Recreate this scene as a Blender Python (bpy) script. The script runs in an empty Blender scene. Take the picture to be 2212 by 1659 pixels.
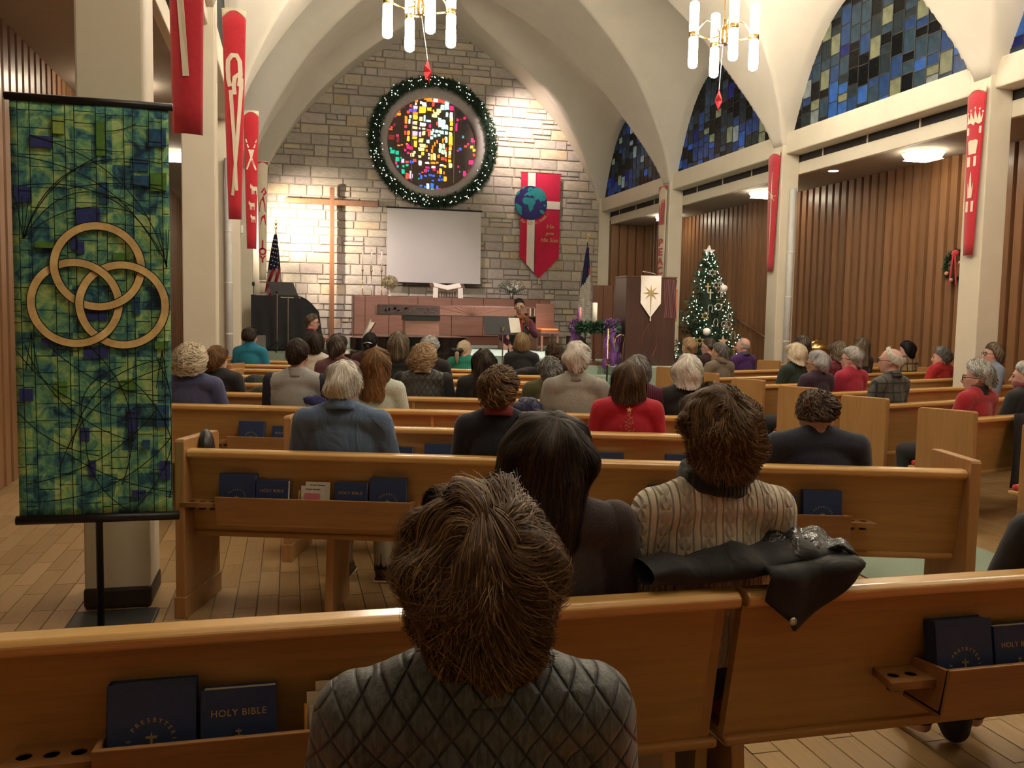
import bpy, bmesh, math, random
import numpy as np
from mathutils import Vector, Matrix, Euler
rnd = random.Random(7)
PI = math.pi
S = bpy.context.scene
COL = S.collection
# ------------------------------------------------------------------ camera
YAW, PITCH, ROLL, EYE = math.radians(14.18), math.radians(4.53), math.radians(1.10), 1.57
_F = Vector((math.sin(YAW)*math.cos(PITCH), math.cos(YAW)*math.cos(PITCH), -math.sin(PITCH)))
_R = Vector((math.cos(YAW), -math.sin(YAW), 0)); _U = _R.cross(_F)
_R2 = math.cos(ROLL)*_R + math.sin(ROLL)*_U; _U2 = -math.sin(ROLL)*_R + math.cos(ROLL)*_U
cam_d = bpy.data.cameras.new('camera'); cam = bpy.data.objects.new('camera', cam_d); COL.objects.link(cam)
cam_d.sensor_width = 36; cam_d.lens = 36*1906/2212; cam_d.clip_start = .05
M3 = Matrix((_R2, _U2, -_F)).transposed()
cam.matrix_world = Matrix.Translation((0, 0, EYE)) @ M3.to_4x4()
S.camera = cam
# ------------------------------------------------------------------ view, world (dusk outside the coloured windows)
S.view_settings.view_transform = 'Standard'; S.view_settings.look = 'None'
S.view_settings.gamma = 1; S.view_settings.use_curve_mapping = False
S.view_settings.exposure = 0.26
W = bpy.data.worlds.new('dusk'); S.world = W; W.use_nodes = True
W.node_tree.nodes['Background'].inputs[0].default_value = (.30, .52, 1.0, 1)
W.node_tree.nodes['Background'].inputs[1].default_value = 1.5
try:
    S.cycles.max_bounces = 5; S.cycles.diffuse_bounces = 3; S.cycles.glossy_bounces = 2; S.cycles.transmission_bounces = 4; S.cycles.adaptive_threshold = .2
    S.cycles.sample_clamp_indirect = 4.0
except Exception: pass
TUBE_POWER = 43.0       # emission of a chandelier glass
AISLE_POWER = 15.0
def spot(name, loc, target, power, size_deg, blend=.6, col=(1, .86, .72), rad=.08):
    d = bpy.data.lights.new(name, 'SPOT'); d.energy = power; d.spot_size = math.radians(size_deg); d.spot_blend = blend
    d.color = col; d.shadow_soft_size = rad
    o = bpy.data.objects.new(name, d); COL.objects.link(o); o.location = loc
    o.rotation_euler = (Vector(target)-Vector(loc)).to_track_quat('-Z', 'Y').to_euler()
    return o
# chancel spotlights of the church (mounted high at the first bay)
spot('spotlight', (-.45, 20.3, 3.85), (.40, 22.4, 3.4), 1000, 84, 1.0, (1, .82, .64))
spot('spotlight', (5.3, 20.4, 7.2), (5.80, 22.4, 6.15), 800, 70, 1.0, (1, .80, .70))
spot('spotlight', (1.3, 17.0, 6.6), (2.9, 21.2, 1.2), 1200, 58, .9, (1, .80, .80))
spot('spotlight', (5.8, 15.6, 6.6), (3.9, 16.8, .8), 3400, 44, .8, (1, .90, .92))
spot('spotlight', (6.0, 9.8, 6.5), (5.5, 12.8, 1.9), 800, 34, .8, (1, .86, .72))
# ------------------------------------------------------------------ helpers
class MB:
    """collects vertices and faces; build() links one mesh object"""
    def __init__(s): s.v = []; s.f = []; s.m = []; s.mi = 0
    def add(s, vs, fs):
        o = len(s.v); s.v.extend([tuple(p) for p in vs]); s.f.extend([tuple(i+o for i in f) for f in fs]); s.m.extend([s.mi]*len(fs)); return s
    def box(s, c, d, M=None):
        x, y, z = d[0]/2, d[1]/2, d[2]/2
        P = [Vector((sx*x, sy*y, sz*z)) for sz in (-1, 1) for sy in (-1, 1) for sx in (-1, 1)]
        if M is not None: P = [M @ p for p in P]
        c = Vector(c)
        return s.add([p+c for p in P], [(0, 2, 3, 1), (4, 5, 7, 6), (0, 1, 5, 4), (2, 6, 7, 3), (0, 4, 6, 2), (1, 3, 7, 5)])
    def bb(s, a, b): return s.box([(p+q)/2 for p, q in zip(a, b)], [abs(q-p) for p, q in zip(a, b)])
    def prism(s, pts, ext):
        n = len(pts); e = Vector(ext); P = [Vector(p) for p in pts]
        return s.add(P+[p+e for p in P], [tuple(range(n-1, -1, -1)), tuple(range(n, 2*n))]+[(i, (i+1) % n, n+(i+1) % n, n+i) for i in range(n)])
    def tube(s, pts, r, n=8, cap=True, flat=1.0):
        P = [Vector(p) for p in pts]; k = len(P); r = r if hasattr(r, '__len__') else [r]*k
        vs = []; up = None
        for i in range(k):
            t = (P[min(i+1, k-1)]-P[max(i-1, 0)])
            t = t.normalized() if t.length > 1e-9 else Vector((0, 0, 1))
            if up is None: up = Vector((0, 0, 1)) if abs(t.z) < .9 else Vector((1, 0, 0))
            a = t.cross(up)
            if a.length < 1e-6: a = t.cross(Vector((0, 1, 0)))
            a.normalize(); b = a.cross(t).normalized(); up = b
            for j in range(n):
                an = 2*PI*j/n; vs.append(P[i]+a*(math.cos(an)*r[i])+b*(math.sin(an)*r[i]*flat))
        fs = [(i*n+j, i*n+(j+1) % n, (i+1)*n+(j+1) % n, (i+1)*n+j) for i in range(k-1) for j in range(n)]
        if cap: fs += [tuple(range(n-1, -1, -1)), tuple((k-1)*n+j for j in range(n))]
        return s.add(vs, fs)
    def lathe(s, prof, c=(0, 0, 0), n=16, cap=True):
        return s.tube([(c[0], c[1], c[2]+z) for _, z in prof], [max(r, 1e-4) for r, _ in prof], n, cap)
    def ball(s, c, r, n=10, m=7, M=None):
        r = r if hasattr(r, '__len__') else (r, r, r); c = Vector(c); vs = []
        for i in range(m+1):
            th = PI*i/m
            for j in range(n):
                ph = 2*PI*j/n; p = Vector((math.sin(th)*math.cos(ph)*r[0], math.sin(th)*math.sin(ph)*r[1], math.cos(th)*r[2]))
                vs.append((M @ p if M is not None else p)+c)
        fs = []
        for i in range(m):
            for j in range(n):
                a, b, cc, d = i*n+j, (i+1)*n+j, (i+1)*n+(j+1) % n, i*n+(j+1) % n
                fs.append((a, b, cc) if i == 0 else ((a, b, d) if i == m-1 else (a, b, cc, d)))
        return s.add(vs, fs)
    def cap(s, p0, r0, p1, r1, n=10):
        p0, p1 = Vector(p0), Vector(p1); t = (p1-p0).normalized()
        pts = []; rs = []
        for k in (-.98, -.8, -.45, 0): pts.append(p0+t*r0*k); rs.append(r0*math.sqrt(1-k*k))
        for k in (0, .45, .8, .98): pts.append(p1+t*r1*k); rs.append(r1*math.sqrt(1-k*k))
        return s.tube(pts, rs, n)
    def grid(s, fn, nu, nv, closed_u=False):
        vs = [fn(i/nu, j/nv) for j in range(nv+1) for i in range(nu+(0 if closed_u else 1))]
        w = nu if closed_u else nu+1
        fs = [(j*w+i, j*w+(i+1) % w, (j+1)*w+(i+1) % w, (j+1)*w+i) for j in range(nv) for i in range(nu)]
        return s.add(vs, fs)
    def mesh(s, name='m'):
        me = bpy.data.meshes.new(name); me.from_pydata(s.v, [], s.f); return me
    def build(s, name, mats, parent=None, smooth=False, bevel=0, segs=2, loc=None, rz=None, solid=0):
        me = s.mesh(name); mats = mats if isinstance(mats, (list, tuple)) else [mats]
        for m in mats: me.materials.append(m)
        if len(mats) > 1: me.polygons.foreach_set('material_index', s.m)
        o = link(name, me, parent)
        if loc is not None: o.location = loc
        if rz is not None: o.rotation_euler = (0, 0, rz)
        if solid:
            md = o.modifiers.new('s', 'SOLIDIFY'); md.thickness = solid
        if bevel:
            md = o.modifiers.new('b', 'BEVEL'); md.width = bevel; md.segments = segs; md.limit_method = 'ANGLE'; md.angle_limit = .6
        if smooth: shade(me)
        return o
def shade(me): me.polygons.foreach_set('use_smooth', [True]*len(me.polygons))
def link(name, data, parent=None):
    o = bpy.data.objects.new(name, data); COL.objects.link(o)
    if parent is not None: o.parent = parent
    return o
def tag(o, label=None, cat=None, group=None, kind=None):
    if label: o['label'] = label
    if cat: o['category'] = cat
    if group: o['group'] = group
    if kind: o['kind'] = kind
    return o
def thing(name, label, cat, loc=(0, 0, 0), rz=0, group=None):
    o = link(name, None); o.location = loc; o.rotation_euler = (0, 0, rz); o.empty_display_size = .1
    return tag(o, label, cat, group)
def struct(o): o['kind'] = 'structure'; return o
TS = bpy.data.scenes.new('scratch')
def evalmesh(o):
    TS.collection.objects.link(o); vl = TS.view_layers[0]; vl.update()
    me = bpy.data.meshes.new_from_object(o.evaluated_get(vl.depsgraph)); TS.collection.objects.unlink(o)
    bpy.data.objects.remove(o); return me
def remesh(mb, vox, it=4):
    me = mb.mesh('tmp'); o = bpy.data.objects.new('tmp', me)
    m = o.modifiers.new('r', 'REMESH'); m.mode = 'VOXEL'; m.voxel_size = vox
    if it:
        m = o.modifiers.new('s', 'SMOOTH'); m.iterations = it; m.factor = .5
    r = evalmesh(o); bpy.data.meshes.remove(me); shade(r); return r
def text_mesh(t, size=1, ext=.002, bold=0, align='CENTER', spacing=1, shear=0):
    c = bpy.data.curves.new('t', 'FONT'); c.body = t; c.size = size; c.extrude = ext; c.offset = bold*size; c.align_x = align
    c.resolution_u = 3; c.space_character = spacing; c.shear = shear
    o = bpy.data.objects.new('t', c); me = evalmesh(o); return me
def flat_shape(loops, ext):
    """flat plate with holes: outer loop first, xy plane, extruded +-ext"""
    c = bpy.data.curves.new('p', 'CURVE'); c.dimensions = '2D'; c.fill_mode = 'BOTH'; c.extrude = ext
    for L in loops:
        sp = c.splines.new('POLY'); sp.points.add(len(L)-1); sp.use_cyclic_u = True
        for p, q in zip(sp.points, L): p.co = (q[0], q[1], 0, 1)
    return evalmesh(bpy.data.objects.new('p', c))
def put(name, me, mat, parent=None, M=None, smooth=False):
    me.materials.clear(); me.materials.append(mat)
    if M is not None: me.transform(M)
    if smooth: shade(me)
    return link(name, me, parent)
def plate(x, y, z):
    """matrix taking flat xy art onto an upright plane facing -y"""
    return Matrix.Translation((x, y, z)) @ Matrix.Rotation(PI/2, 4, 'X')
def circle(cx, cy, r, n=20, a0=0): return [(cx+r*math.cos(a0+2*PI*i/n), cy+r*math.sin(a0+2*PI*i/n)) for i in range(n)]
def star_pts(n, R, r, a0=PI/2): return [((R if i % 2 == 0 else r)*math.cos(a0+PI*i/n), (R if i % 2 == 0 else r)*math.sin(a0+PI*i/n)) for i in range(2*n)]
# ------------------------------------------------------------------ materials
def newmat(name):
    m = bpy.data.materials.new(name); m.use_nodes = True
    return m, m.node_tree, m.node_tree.nodes['Principled BSDF']
def nd(nt, t, **k):
    n = nt.nodes.new(t)
    for a, b in k.items(): setattr(n, a, b)
    return n
def math_(nt, op, a, b=None):
    n = nd(nt, 'ShaderNodeMath', operation=op)
    for i, v in enumerate((a, b)):
        if v is None: continue
        if isinstance(v, (int, float)): n.inputs[i].default_value = v
        else: nt.links.new(v, n.inputs[i])
    return n.outputs[0]
def ramp(nt, fac, stops):
    r = nd(nt, 'ShaderNodeValToRGB'); e = r.color_ramp.elements
    while len(e) < len(stops): e.new(.5)
    for q, (p, c) in zip(e, stops): q.position = p; q.color = (*c, 1)
    nt.links.new(fac, r.inputs[0]); return r.outputs[0]
def coords(nt, scale=(1, 1, 1), rot=(0, 0, 0), out='Object'):
    tc = nd(nt, 'ShaderNodeTexCoord'); mp = nd(nt, 'ShaderNodeMapping'); mp.inputs['Scale'].default_value = scale; mp.inputs['Rotation'].default_value = rot
    nt.links.new(tc.outputs[out], mp.inputs[0]); return mp.outputs[0]
def noise(nt, co, sc=5, det=4, rough=.55, dist=0):
    n = nd(nt, 'ShaderNodeTexNoise'); n.inputs['Scale'].default_value = sc; n.inputs['Detail'].default_value = det
    n.inputs['Roughness'].default_value = rough; n.inputs['Distortion'].default_value = dist
    nt.links.new(co, n.inputs['Vector']); return n.outputs['Fac']
def bump(nt, b, h, st=.3, d=.01):
    n = nd(nt, 'ShaderNodeBump'); n.inputs['Strength'].default_value = st; n.inputs['Distance'].default_value = d
    nt.links.new(h, n.inputs['Height']); nt.links.new(n.outputs[0], b.inputs['Normal'])
_MC = {}
def flat(name, c, rough=.6, metal=0, var=.12, sc=12, bmp=0, bsc=60, sheen=0, coat=0, stretch=(1, 1, 1), rand=0):
    if name in _MC: return _MC[name]
    m, nt, b = newmat(name); co = coords(nt, stretch)
    lo = tuple(max(0, x*(1-var)) for x in c); hi = tuple(min(1, x*(1+var)) for x in c)
    cc = ramp(nt, noise(nt, co, sc), [(.3, lo), (.7, hi)])
    if rand:
        oi = nd(nt, 'ShaderNodeObjectInfo'); h = nd(nt, 'ShaderNodeHueSaturation')
        nt.links.new(cc, h.inputs['Color']); nt.links.new(math_(nt, 'ADD', math_(nt, 'MULTIPLY', oi.outputs['Random'], 2*rand), 1-rand), h.inputs['Value']); cc = h.outputs[0]
    nt.links.new(cc, b.inputs['Base Color']); b.inputs['Roughness'].default_value = rough; b.inputs['Metallic'].default_value = metal
    if coat: b.inputs['Coat Weight'].default_value = coat; b.inputs['Coat Roughness'].default_value = .15
    if sheen: b.inputs['Sheen Weight'].default_value = sheen
    if bmp: bump(nt, b, noise(nt, co, bsc, 3), bmp, .004)
    _MC[name] = m; return m
def glow(name, c, st, sample=True):
    m, nt, b = newmat(name); b.inputs['Base Color'].default_value = (*c, 1); b.inputs['Emission Color'].default_value = (*c, 1); b.inputs['Emission Strength'].default_value = st
    if not sample:
        try: m.cycles.emission_sampling = 'NONE'
        except Exception: pass
    return m
def wood(name, c, axis=0, rough=.38, var=.3, sc=1.0, coat=.25, rand=0):
    m, nt, b = newmat(name); st = [18*sc, 18*sc, 18*sc]; st[axis] = 1.2*sc
    co = coords(nt, tuple(st)); n1 = noise(nt, co, 2.2, 5, .6, .6); n2 = noise(nt, coords(nt, tuple(x*.25 for x in st)), 1.5, 3)
    f = math_(nt, 'ADD', math_(nt, 'MULTIPLY', n1, .6), math_(nt, 'MULTIPLY', n2, .4))
    cc = ramp(nt, f, [(.3, tuple(x*(1-var) for x in c)), (.5, c), (.72, tuple(min(1, x*(1+var*.8)) for x in c))])
    if rand:
        oi = nd(nt, 'ShaderNodeObjectInfo'); h = nd(nt, 'ShaderNodeHueSaturation')
        nt.links.new(cc, h.inputs['Color']); nt.links.new(math_(nt, 'ADD', math_(nt, 'MULTIPLY', oi.outputs['Random'], 2*rand), 1-rand), h.inputs['Value']); cc = h.outputs[0]
    nt.links.new(cc, b.inputs['Base Color']); b.inputs['Roughness'].default_value = rough
    b.inputs['Coat Weight'].default_value = coat; b.inputs['Coat Roughness'].default_value = .2
    bump(nt, b, n1, .08, .003); return m
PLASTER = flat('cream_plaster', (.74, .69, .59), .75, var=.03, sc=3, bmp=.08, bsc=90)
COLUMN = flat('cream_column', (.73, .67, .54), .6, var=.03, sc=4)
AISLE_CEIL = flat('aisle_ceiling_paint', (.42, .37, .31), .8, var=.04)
OAK = wood('pew_oak', (.47, .265, .085), 0, rough=.32, var=.22)
OAK_END = wood('pew_end_oak', (.42, .22, .08), 2, rough=.4, var=.2)
OAK_RAIL = wood('rail_oak', (.66, .39, .135), 0, rough=.22, var=.15, coat=.5)
OAK_DARK = wood('rack_oak', (.36, .18, .065), 0, rough=.4)
SLAT = wood('slat_wood', (.245, .118, .05), 2, rough=.42, var=.25, sc=.6, rand=.16)
SLAT_BACK = wood('slat_backing', (.13, .062, .03), 2, rough=.6)
WALNUT = wood('walnut', (.13, .055, .032), 0, rough=.3, coat=.3)
WALNUT_V = wood('walnut_upright', (.115, .05, .03), 2, rough=.32, coat=.3)
REDWOOD = wood('altar_redwood', (.24, .115, .08), 0, rough=.33)
BLACK = flat('black_satin', (.012, .012, .014), .45)
BLACKM = flat('black_metal', (.015, .015, .017), .35, metal=.3)
LACQ = flat('piano_lacquer', (.008, .008, .009), .08, coat=1)
BRASS = flat('brass', (.75, .52, .2), .22, metal=1, var=.05)
CHROME = flat('bright_metal', (.7, .7, .7), .25, metal=1, var=.03)
WHITEP = flat('white_paint', (.75, .74, .7), .5, var=.03)
GREYPIPE = flat('grey_pipe', (.56, .56, .55), .45, var=.04)
REDC = flat('red_felt', (.52, .012, .03), .85, var=.1, sc=40, sheen=.4)
CREAMC = flat('cream_felt', (.78, .68, .53), .85, var=.05)
REDCUSH = flat('red_cushion', (.55, .03, .03), .9, var=.15, sc=60, sheen=.3)
CARPET = flat('green_carpet', (.24, .30, .235), .95, var=.15, sc=140, bmp=.4, bsc=300)
NAVY = flat('navy_cloth_cover', (.018, .040, .115), .5, var=.12, sc=120, bmp=.15, bsc=300)
NAVYP = flat('navy_page_edge', (.07, .13, .25), .6, var=.3, sc=90, stretch=(1, 1, 30))
PAPER = flat('page_paper', (.82, .78, .68), .8, var=.05)
GOLD = flat('gold_print', (.50, .38, .16), .4, metal=.4)
NEEDLE = flat('fir_needles', (.02, .065, .03), .7, var=.5, sc=30)
NEEDLE2 = flat('fir_needles_light', (.035, .10, .045), .7, var=.5, sc=30)
BULB = glow('fairy_light', (1, .93, .75), 4.5, False)
# ================================================================== THE SETTING
XL, XR, XC, HALF = -.71, 7.97, 3.63, 4.34
Y0, YB = 22.5, -5.0                    # stone wall, wall behind the viewer
XWL, XWR = -2.43, 9.46
ZCH = .8                               # chancel level
RCOL = [17.95, 13.43, 8.91, 4.40, -.1, -4.6]
LCOL = [18.20, 13.75, 9.31, 4.86, .4, -4.1]
BAYS = [20.40, 15.84, 11.31, 6.79, 2.28, -2.2]
def pchip(xs, ys):
    xs, ys = np.array(xs, float), np.array(ys, float); h = np.diff(xs); d = np.diff(ys)/h
    m = np.zeros(len(xs)); m[0], m[-1] = d[0], d[-1]
    for i in range(1, len(xs)-1): m[i] = 0 if d[i-1]*d[i] <= 0 else 2/(1/d[i-1]+1/d[i])
    def f(x):
        x = np.clip(x, xs[0], xs[-1]); i = np.clip(np.searchsorted(xs, x)-1, 0, len(h)-1); t = (x-xs[i])/h[i]
        return (2*t**3-3*t**2+1)*ys[i]+(t**3-2*t**2+t)*h[i]*m[i]+(-2*t**3+3*t**2)*ys[i+1]+(t**3-t**2)*h[i]*m[i+1]
    return f
main_arch = pchip([0, .75, 1.95, 3.1, 3.75, 4.15, 4.34], [8.82, 8.42, 7.62, 6.55, 5.66, 4.95, 4.45])
def ceil_z(x, y):
    u = np.abs(x-XC); m = main_arch(u); s = np.clip(HALF-u, 0, None)
    best = m
    A = 1.82+2.23*np.sin(PI/2*np.minimum(s/4.0, 1))
    for b in BAYS:
        v = np.abs(y-b)/2.04
        best = np.maximum(best, np.where(v < 1.1, 4.67+A*(1-v**2.8), 0))
    return best
# ---- floor with planks
fl = MB().bb((XWL-.1, YB, -.1), (XWR+.1, Y0, -.008)).build('floor', flat('floor_joint', (.27, .175, .08), .6)); struct(fl)
PLANK = [wood('floor_plank_a', (.40, .265, .125), 1, rough=.33, var=.18, rand=.12), wood('floor_plank_b', (.35, .225, .10), 1, rough=.33, var=.18, rand=.12), wood('floor_plank_c', (.45, .305, .155), 1, rough=.33, var=.18, rand=.12)]
def plank_cells():
    w, L = .112, .46; cells = []
    i = 0; x = XWL+.02
    while x < 9.4:
        y = -.6-rnd.random()*L
        while y < 13:
            cells.append((x, y, min(w, 9.42-x), L)); y += L
        x += w; i += 1
    return cells
cells = plank_cells()
def pk(c):
    cx, cy = c[0]+c[2]/2, c[1]+c[3]/2
    d = cy*.9695+cx*.245; X = cx*.9695-cy*.245
    vis = d > 1.2 and abs(X/d) < .62
    near = (cx < -.15 and 2.6 < cy < 9.5) or (1.1 < cx < 3.2 and 1.3 < cy < 2.9) or (-.6 < cx < 1.6 and 2.5 < cy < 6.2) or (3.0 < cx < 5.2 and 2.2 < cy < 4.5)
    return (0 if vis and near else 1, d)
cells.sort(key=pk)
pm = []
for q in range(3):
    me = MB().add([(-.5, -.5, 0), (.5, -.5, 0), (.5, .5, 0), (-.5, .5, 0), (-.485, -.496, .004), (.485, -.496, .004), (.485, .496, .004), (-.485, .496, .004)], [(4, 5, 6, 7), (0, 1, 5, 4), (1, 2, 6, 5), (2, 3, 7, 6), (3, 0, 4, 7)]).mesh('plank'); me.materials.append(PLANK[q]); pm.append(me)
rest = MB()
for k, (x, y, w, L) in enumerate(cells):
    q = rnd.choice((0, 0, 1, 2))
    if k < 300:
        o = link('plank', pm[q], fl); o.location = (x+w/2, y+L/2, -.004); o.scale = (w-.003, L-.003, 1)
    else:
        rest.mi = q; x0, x1, y0, y1 = x+.0015, x+w-.0015, y+.0015, y+L-.0015
        rest.add([(x0, y0, 0), (x1, y0, 0), (x1, y1, 0), (x0, y1, 0)], [(0, 1, 2, 3)])
tag(rest.build('planks_far', PLANK, fl), kind='stuff')
struct(MB().bb((3.42, -3, 0), (4.66, 11.4, .008)).build('floor_aisle_carpet', CARPET))
# ---- chancel platform, steps, piano dais
ch = MB(); ch.bb((4.75, 12.4, 0), (6.03, 15.8, ZCH)); ch.bb((3.95, 12.9, 0), (4.75, 15.8, ZCH)); ch.bb((XL, 15.8, 0), (XR, Y0, ZCH))
struct(ch.build('floor_chancel', CARPET))
stp = struct(link('floor_chancel_steps', None)); 
for i in range(5):
    z = ZCH-.135*(i+1); MB().bb((3.95, 12.9-.3*(i+1), 0), (4.74, 12.9-.3*i-.001, z)).build('step', CARPET, stp, bevel=.012)
struct(MB().bb((XL+.02, 13.2, 0), (3.94, 15.79, .13)).build('floor_piano_dais', CARPET, bevel=.01))
# ---- stone wall
STONEC = [(.46, .42, .36), (.50, .45, .375), (.44, .395, .345), (.54, .47, .37), (.52, .43, .30), (.47, .41, .375)]
STONE = [flat('ashlar_%s' % 'abcdef'[i], c, .88, var=.16, sc=5, bmp=.55, bsc=14, rand=.12) for i, c in enumerate(STONEC)]
MORTAR = flat('mortar', (.36, .335, .29), .95, var=.08)
CW = (3.51, 5.83)
wb = struct(link('wall_back', None))
wm = flat_shape([[(XL-.4, 0), (XR+.4, 0), (XR+.4, 9.2), (XL-.4, 9.2)], circle(CW[0], CW[1], 1.18, 48)], .05)
put('mortar_bed', wm, MORTAR, wb, plate(0, Y0+.08, 0))
smesh = []
for v in range(4):
    r2 = random.Random(v)
    base = [(-.5, 0, -.5), (.5, 0, -.5), (.5, 0, .5), (-.5, 0, .5)]
    fr = [(a*(.93+.03*r2.random()), -.8, b*(.86+.06*r2.random())) for a, _, b in base]; md = (0.1*(r2.random()-.5), -1, .1*(r2.random()-.5))
    row = []
    for m in STONE:
        me = MB().add(base+fr+[md], [(0, 1, 5, 4), (1, 2, 6, 5), (2, 3, 7, 6), (3, 0, 4, 7), (4, 5, 8), (5, 6, 8), (6, 7, 8), (7, 4, 8)]).mesh('stone'); me.materials.append(m); row.append(me)
    smesh.append(row)
stones = []; z = ZCH-.1; rs = random.Random(11)
while z < 8.9:
    h = rs.choice((.15, .19, .23, .27)); x = XL-.3+rs.random()*.2
    while x < XR+.3:
        w = rs.uniform(.26, .78); 
        if h > .2 and rs.random() < .35:
            k = rs.uniform(.4, .6); stones += [(x, z, w, h*k), (x, z+h*k, w*.55, h*(1-k)), (x+w*.55, z+h*k, w*.45, h*(1-k))]
        else: stones.append((x, z, w, h))
        x += w
    z += h
def s_ok(s):
    x, z, w, h = s; cs = [(x, z), (x+w, z), (x, z+h), (x+w, z+h)]
    if any(math.hypot(a-CW[0], b-CW[1]) < 1.2 for a, b in cs) or math.hypot(x+w/2-CW[0], z+h/2-CW[1]) < 1.2: return False
    return any(b < main_arch(abs(a-XC)) and abs(a-XC) < HALF+.05 for a, b in cs)
stones = [s for s in stones if s_ok(s)]
stones.sort(key=lambda s: -s[2]*s[3]*(1 if s[1] > 1.9 else .3))
infill = MB()
for k, (x, z, w, h) in enumerate(stones):
    q = rs.choices(range(6), (5, 4, 4, 3, 1, 4))[0]; dep = .035+.03*rs.random()
    if k < 300:
        o = link('stone', smesh[rs.randrange(4)][q], wb); o.location = (x+w/2, Y0+.03, z+h/2); o.scale = (w-.012, dep, h-.012)
    else:
        infill.mi = q; x0, x1, z0, z1 = x+.006, x+w-.006, z+.006, z+h-.006; f = Y0+.03-dep; g = .014
        infill.add([(x0, Y0+.03, z0), (x1, Y0+.03, z0), (x1, Y0+.03, z1), (x0, Y0+.03, z1), (x0+g, f, z0+g), (x1-g, f, z0+g), (x1-g, f, z1-g), (x0+g, f, z1-g)], [(4, 5, 6, 7), (0, 1, 5, 4), (1, 2, 6, 5), (2, 3, 7, 6), (3, 0, 4, 7)])
tag(infill.build('stone_small', STONE, wb), kind='stuff')
# ---- vaulted ceiling
def vault():
    xs = np.concatenate([[XL-.16], np.linspace(XL, XR, 161), [XR+.16]]); ys = np.concatenate([np.linspace(YB, 3, 60, endpoint=False), np.linspace(3, Y0+.06, 700)])
    X, Y = np.meshgrid(xs, ys); Z = ceil_z(X, Y)
    n = len(xs); V = np.stack([X, Y, Z], -1).reshape(-1, 3)
    i = np.arange(len(ys)-1)[:, None]*n+np.arange(n-1)[None, :]; i = i.reshape(-1)
    Fc = np.stack([i, i+n, i+n+1, i+1], -1)
    me = bpy.data.meshes.new('ceiling'); me.from_pydata(V.tolist(), [], Fc.tolist()); me.materials.append(PLASTER); shade(me)
    return struct(link('ceiling', me))
vault()
# ---- columns, beams, aisle ceilings
ci = 0
for side, cols in ((1, RCOL), (-1, LCOL)):
    xn = XR if side > 0 else XL; xo = xn+side*.32
    for y in cols:
        c = struct(link('column', None))
        MB().bb((xn, y, 0), (xo, y+.34, 4.9)).build('shaft', COLUMN, c, bevel=.012)
        MB().bb((xn-side*.006, y-.012, 0), (xo+side*.006, y+.35, .115)).build('rubber_base', flat('rubber_base', (.035, .025, .022), .55), c, bevel=.02)
    e = side*.001
    struct(MB().bb((xn+side*.06, YB, 4.32), (xn+side*.36, Y0, 4.67)).build('trim_%d' % (1 if side > 0 else 4), COLUMN, bevel=.02))
    vt = struct(MB().bb((xn+side*.335, YB, 4.2), (xn+side*.37, Y0, 4.32)).build('trim_%d' % (2 if side > 0 else 5), flat('vent_dark', (.03, .027, .025), .8)))
    yy = Y0-.7
    while yy > YB:
        MB().bb((xn+side*.322, yy, 4.2), (xn+side*.34, yy+.025, 4.32)).build('vent_bar', COLUMN, vt); yy -= 1.13
    struct(MB().bb((xn+side*.32, YB, 4.0), (xn+side*.40, Y0, 4.2)).build('trim_%d' % (3 if side > 0 else 6), COLUMN, bevel=.01))
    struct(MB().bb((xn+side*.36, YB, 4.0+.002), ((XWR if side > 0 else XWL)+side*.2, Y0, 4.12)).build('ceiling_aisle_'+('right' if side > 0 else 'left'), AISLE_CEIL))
    # boarded outer wall
    xw = XWR if side > 0 else XWL
    w_ = struct(MB().bb((xw, YB, 0), (xw+side*.15, Y0+.1, 4.1)).build('wall_right' if side > 0 else 'wall_left', SLAT_BACK))
    bm_ = MB(); t = .052
    bm_.prism([(0, -.082, 0), (0, .082, 0), (-side*t, .066, 0), (-side*t, -.066, 0)], (0, 0, 3.995))
    me = bm_.mesh('board'); me.materials.append(SLAT); yy = -2.0
    while yy < Y0-.05:
        o = link('board', me, w_); o.location = (xw, yy, .003); yy += .205
struct(MB().bb((XWL-.1, YB-.15, 0), (XWR+.1, YB, 9.2)).build('wall_front', SLAT_BACK))
struct(MB().bb((XR+.3, Y0-.1, 0), (XWR+.1, Y0+.1, 4.1)).build('wall_aisle_end_right', SLAT_BACK))
struct(MB().bb((XWL-.1, Y0-.1, 0), (XL-.3, Y0+.1, 4.1)).build('wall_aisle_end_left', SLAT_BACK))
struct(MB().bb((XR, Y0-.06, 0), (XR+.3, Y0+.1, 4.9)).build('column', COLUMN)); struct(MB().bb((XL-.3, Y0-.06, 0), (XL, Y0+.1, 4.9)).build('column', COLUMN))
# far boards behind the pulpit side bay
bme = MB().prism([(-.11, 0, 0), (.11, 0, 0), (.095, -.045, 0), (-.095, -.045, 0)], (0, 0, 3.99)).mesh('board'); bme.materials.append(SLAT)
for i in range(5):
    o = link('board', bme, bpy.data.objects['wall_aisle_end_right']); o.location = (8.4+.24*i, Y0-.1, .004)
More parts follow.
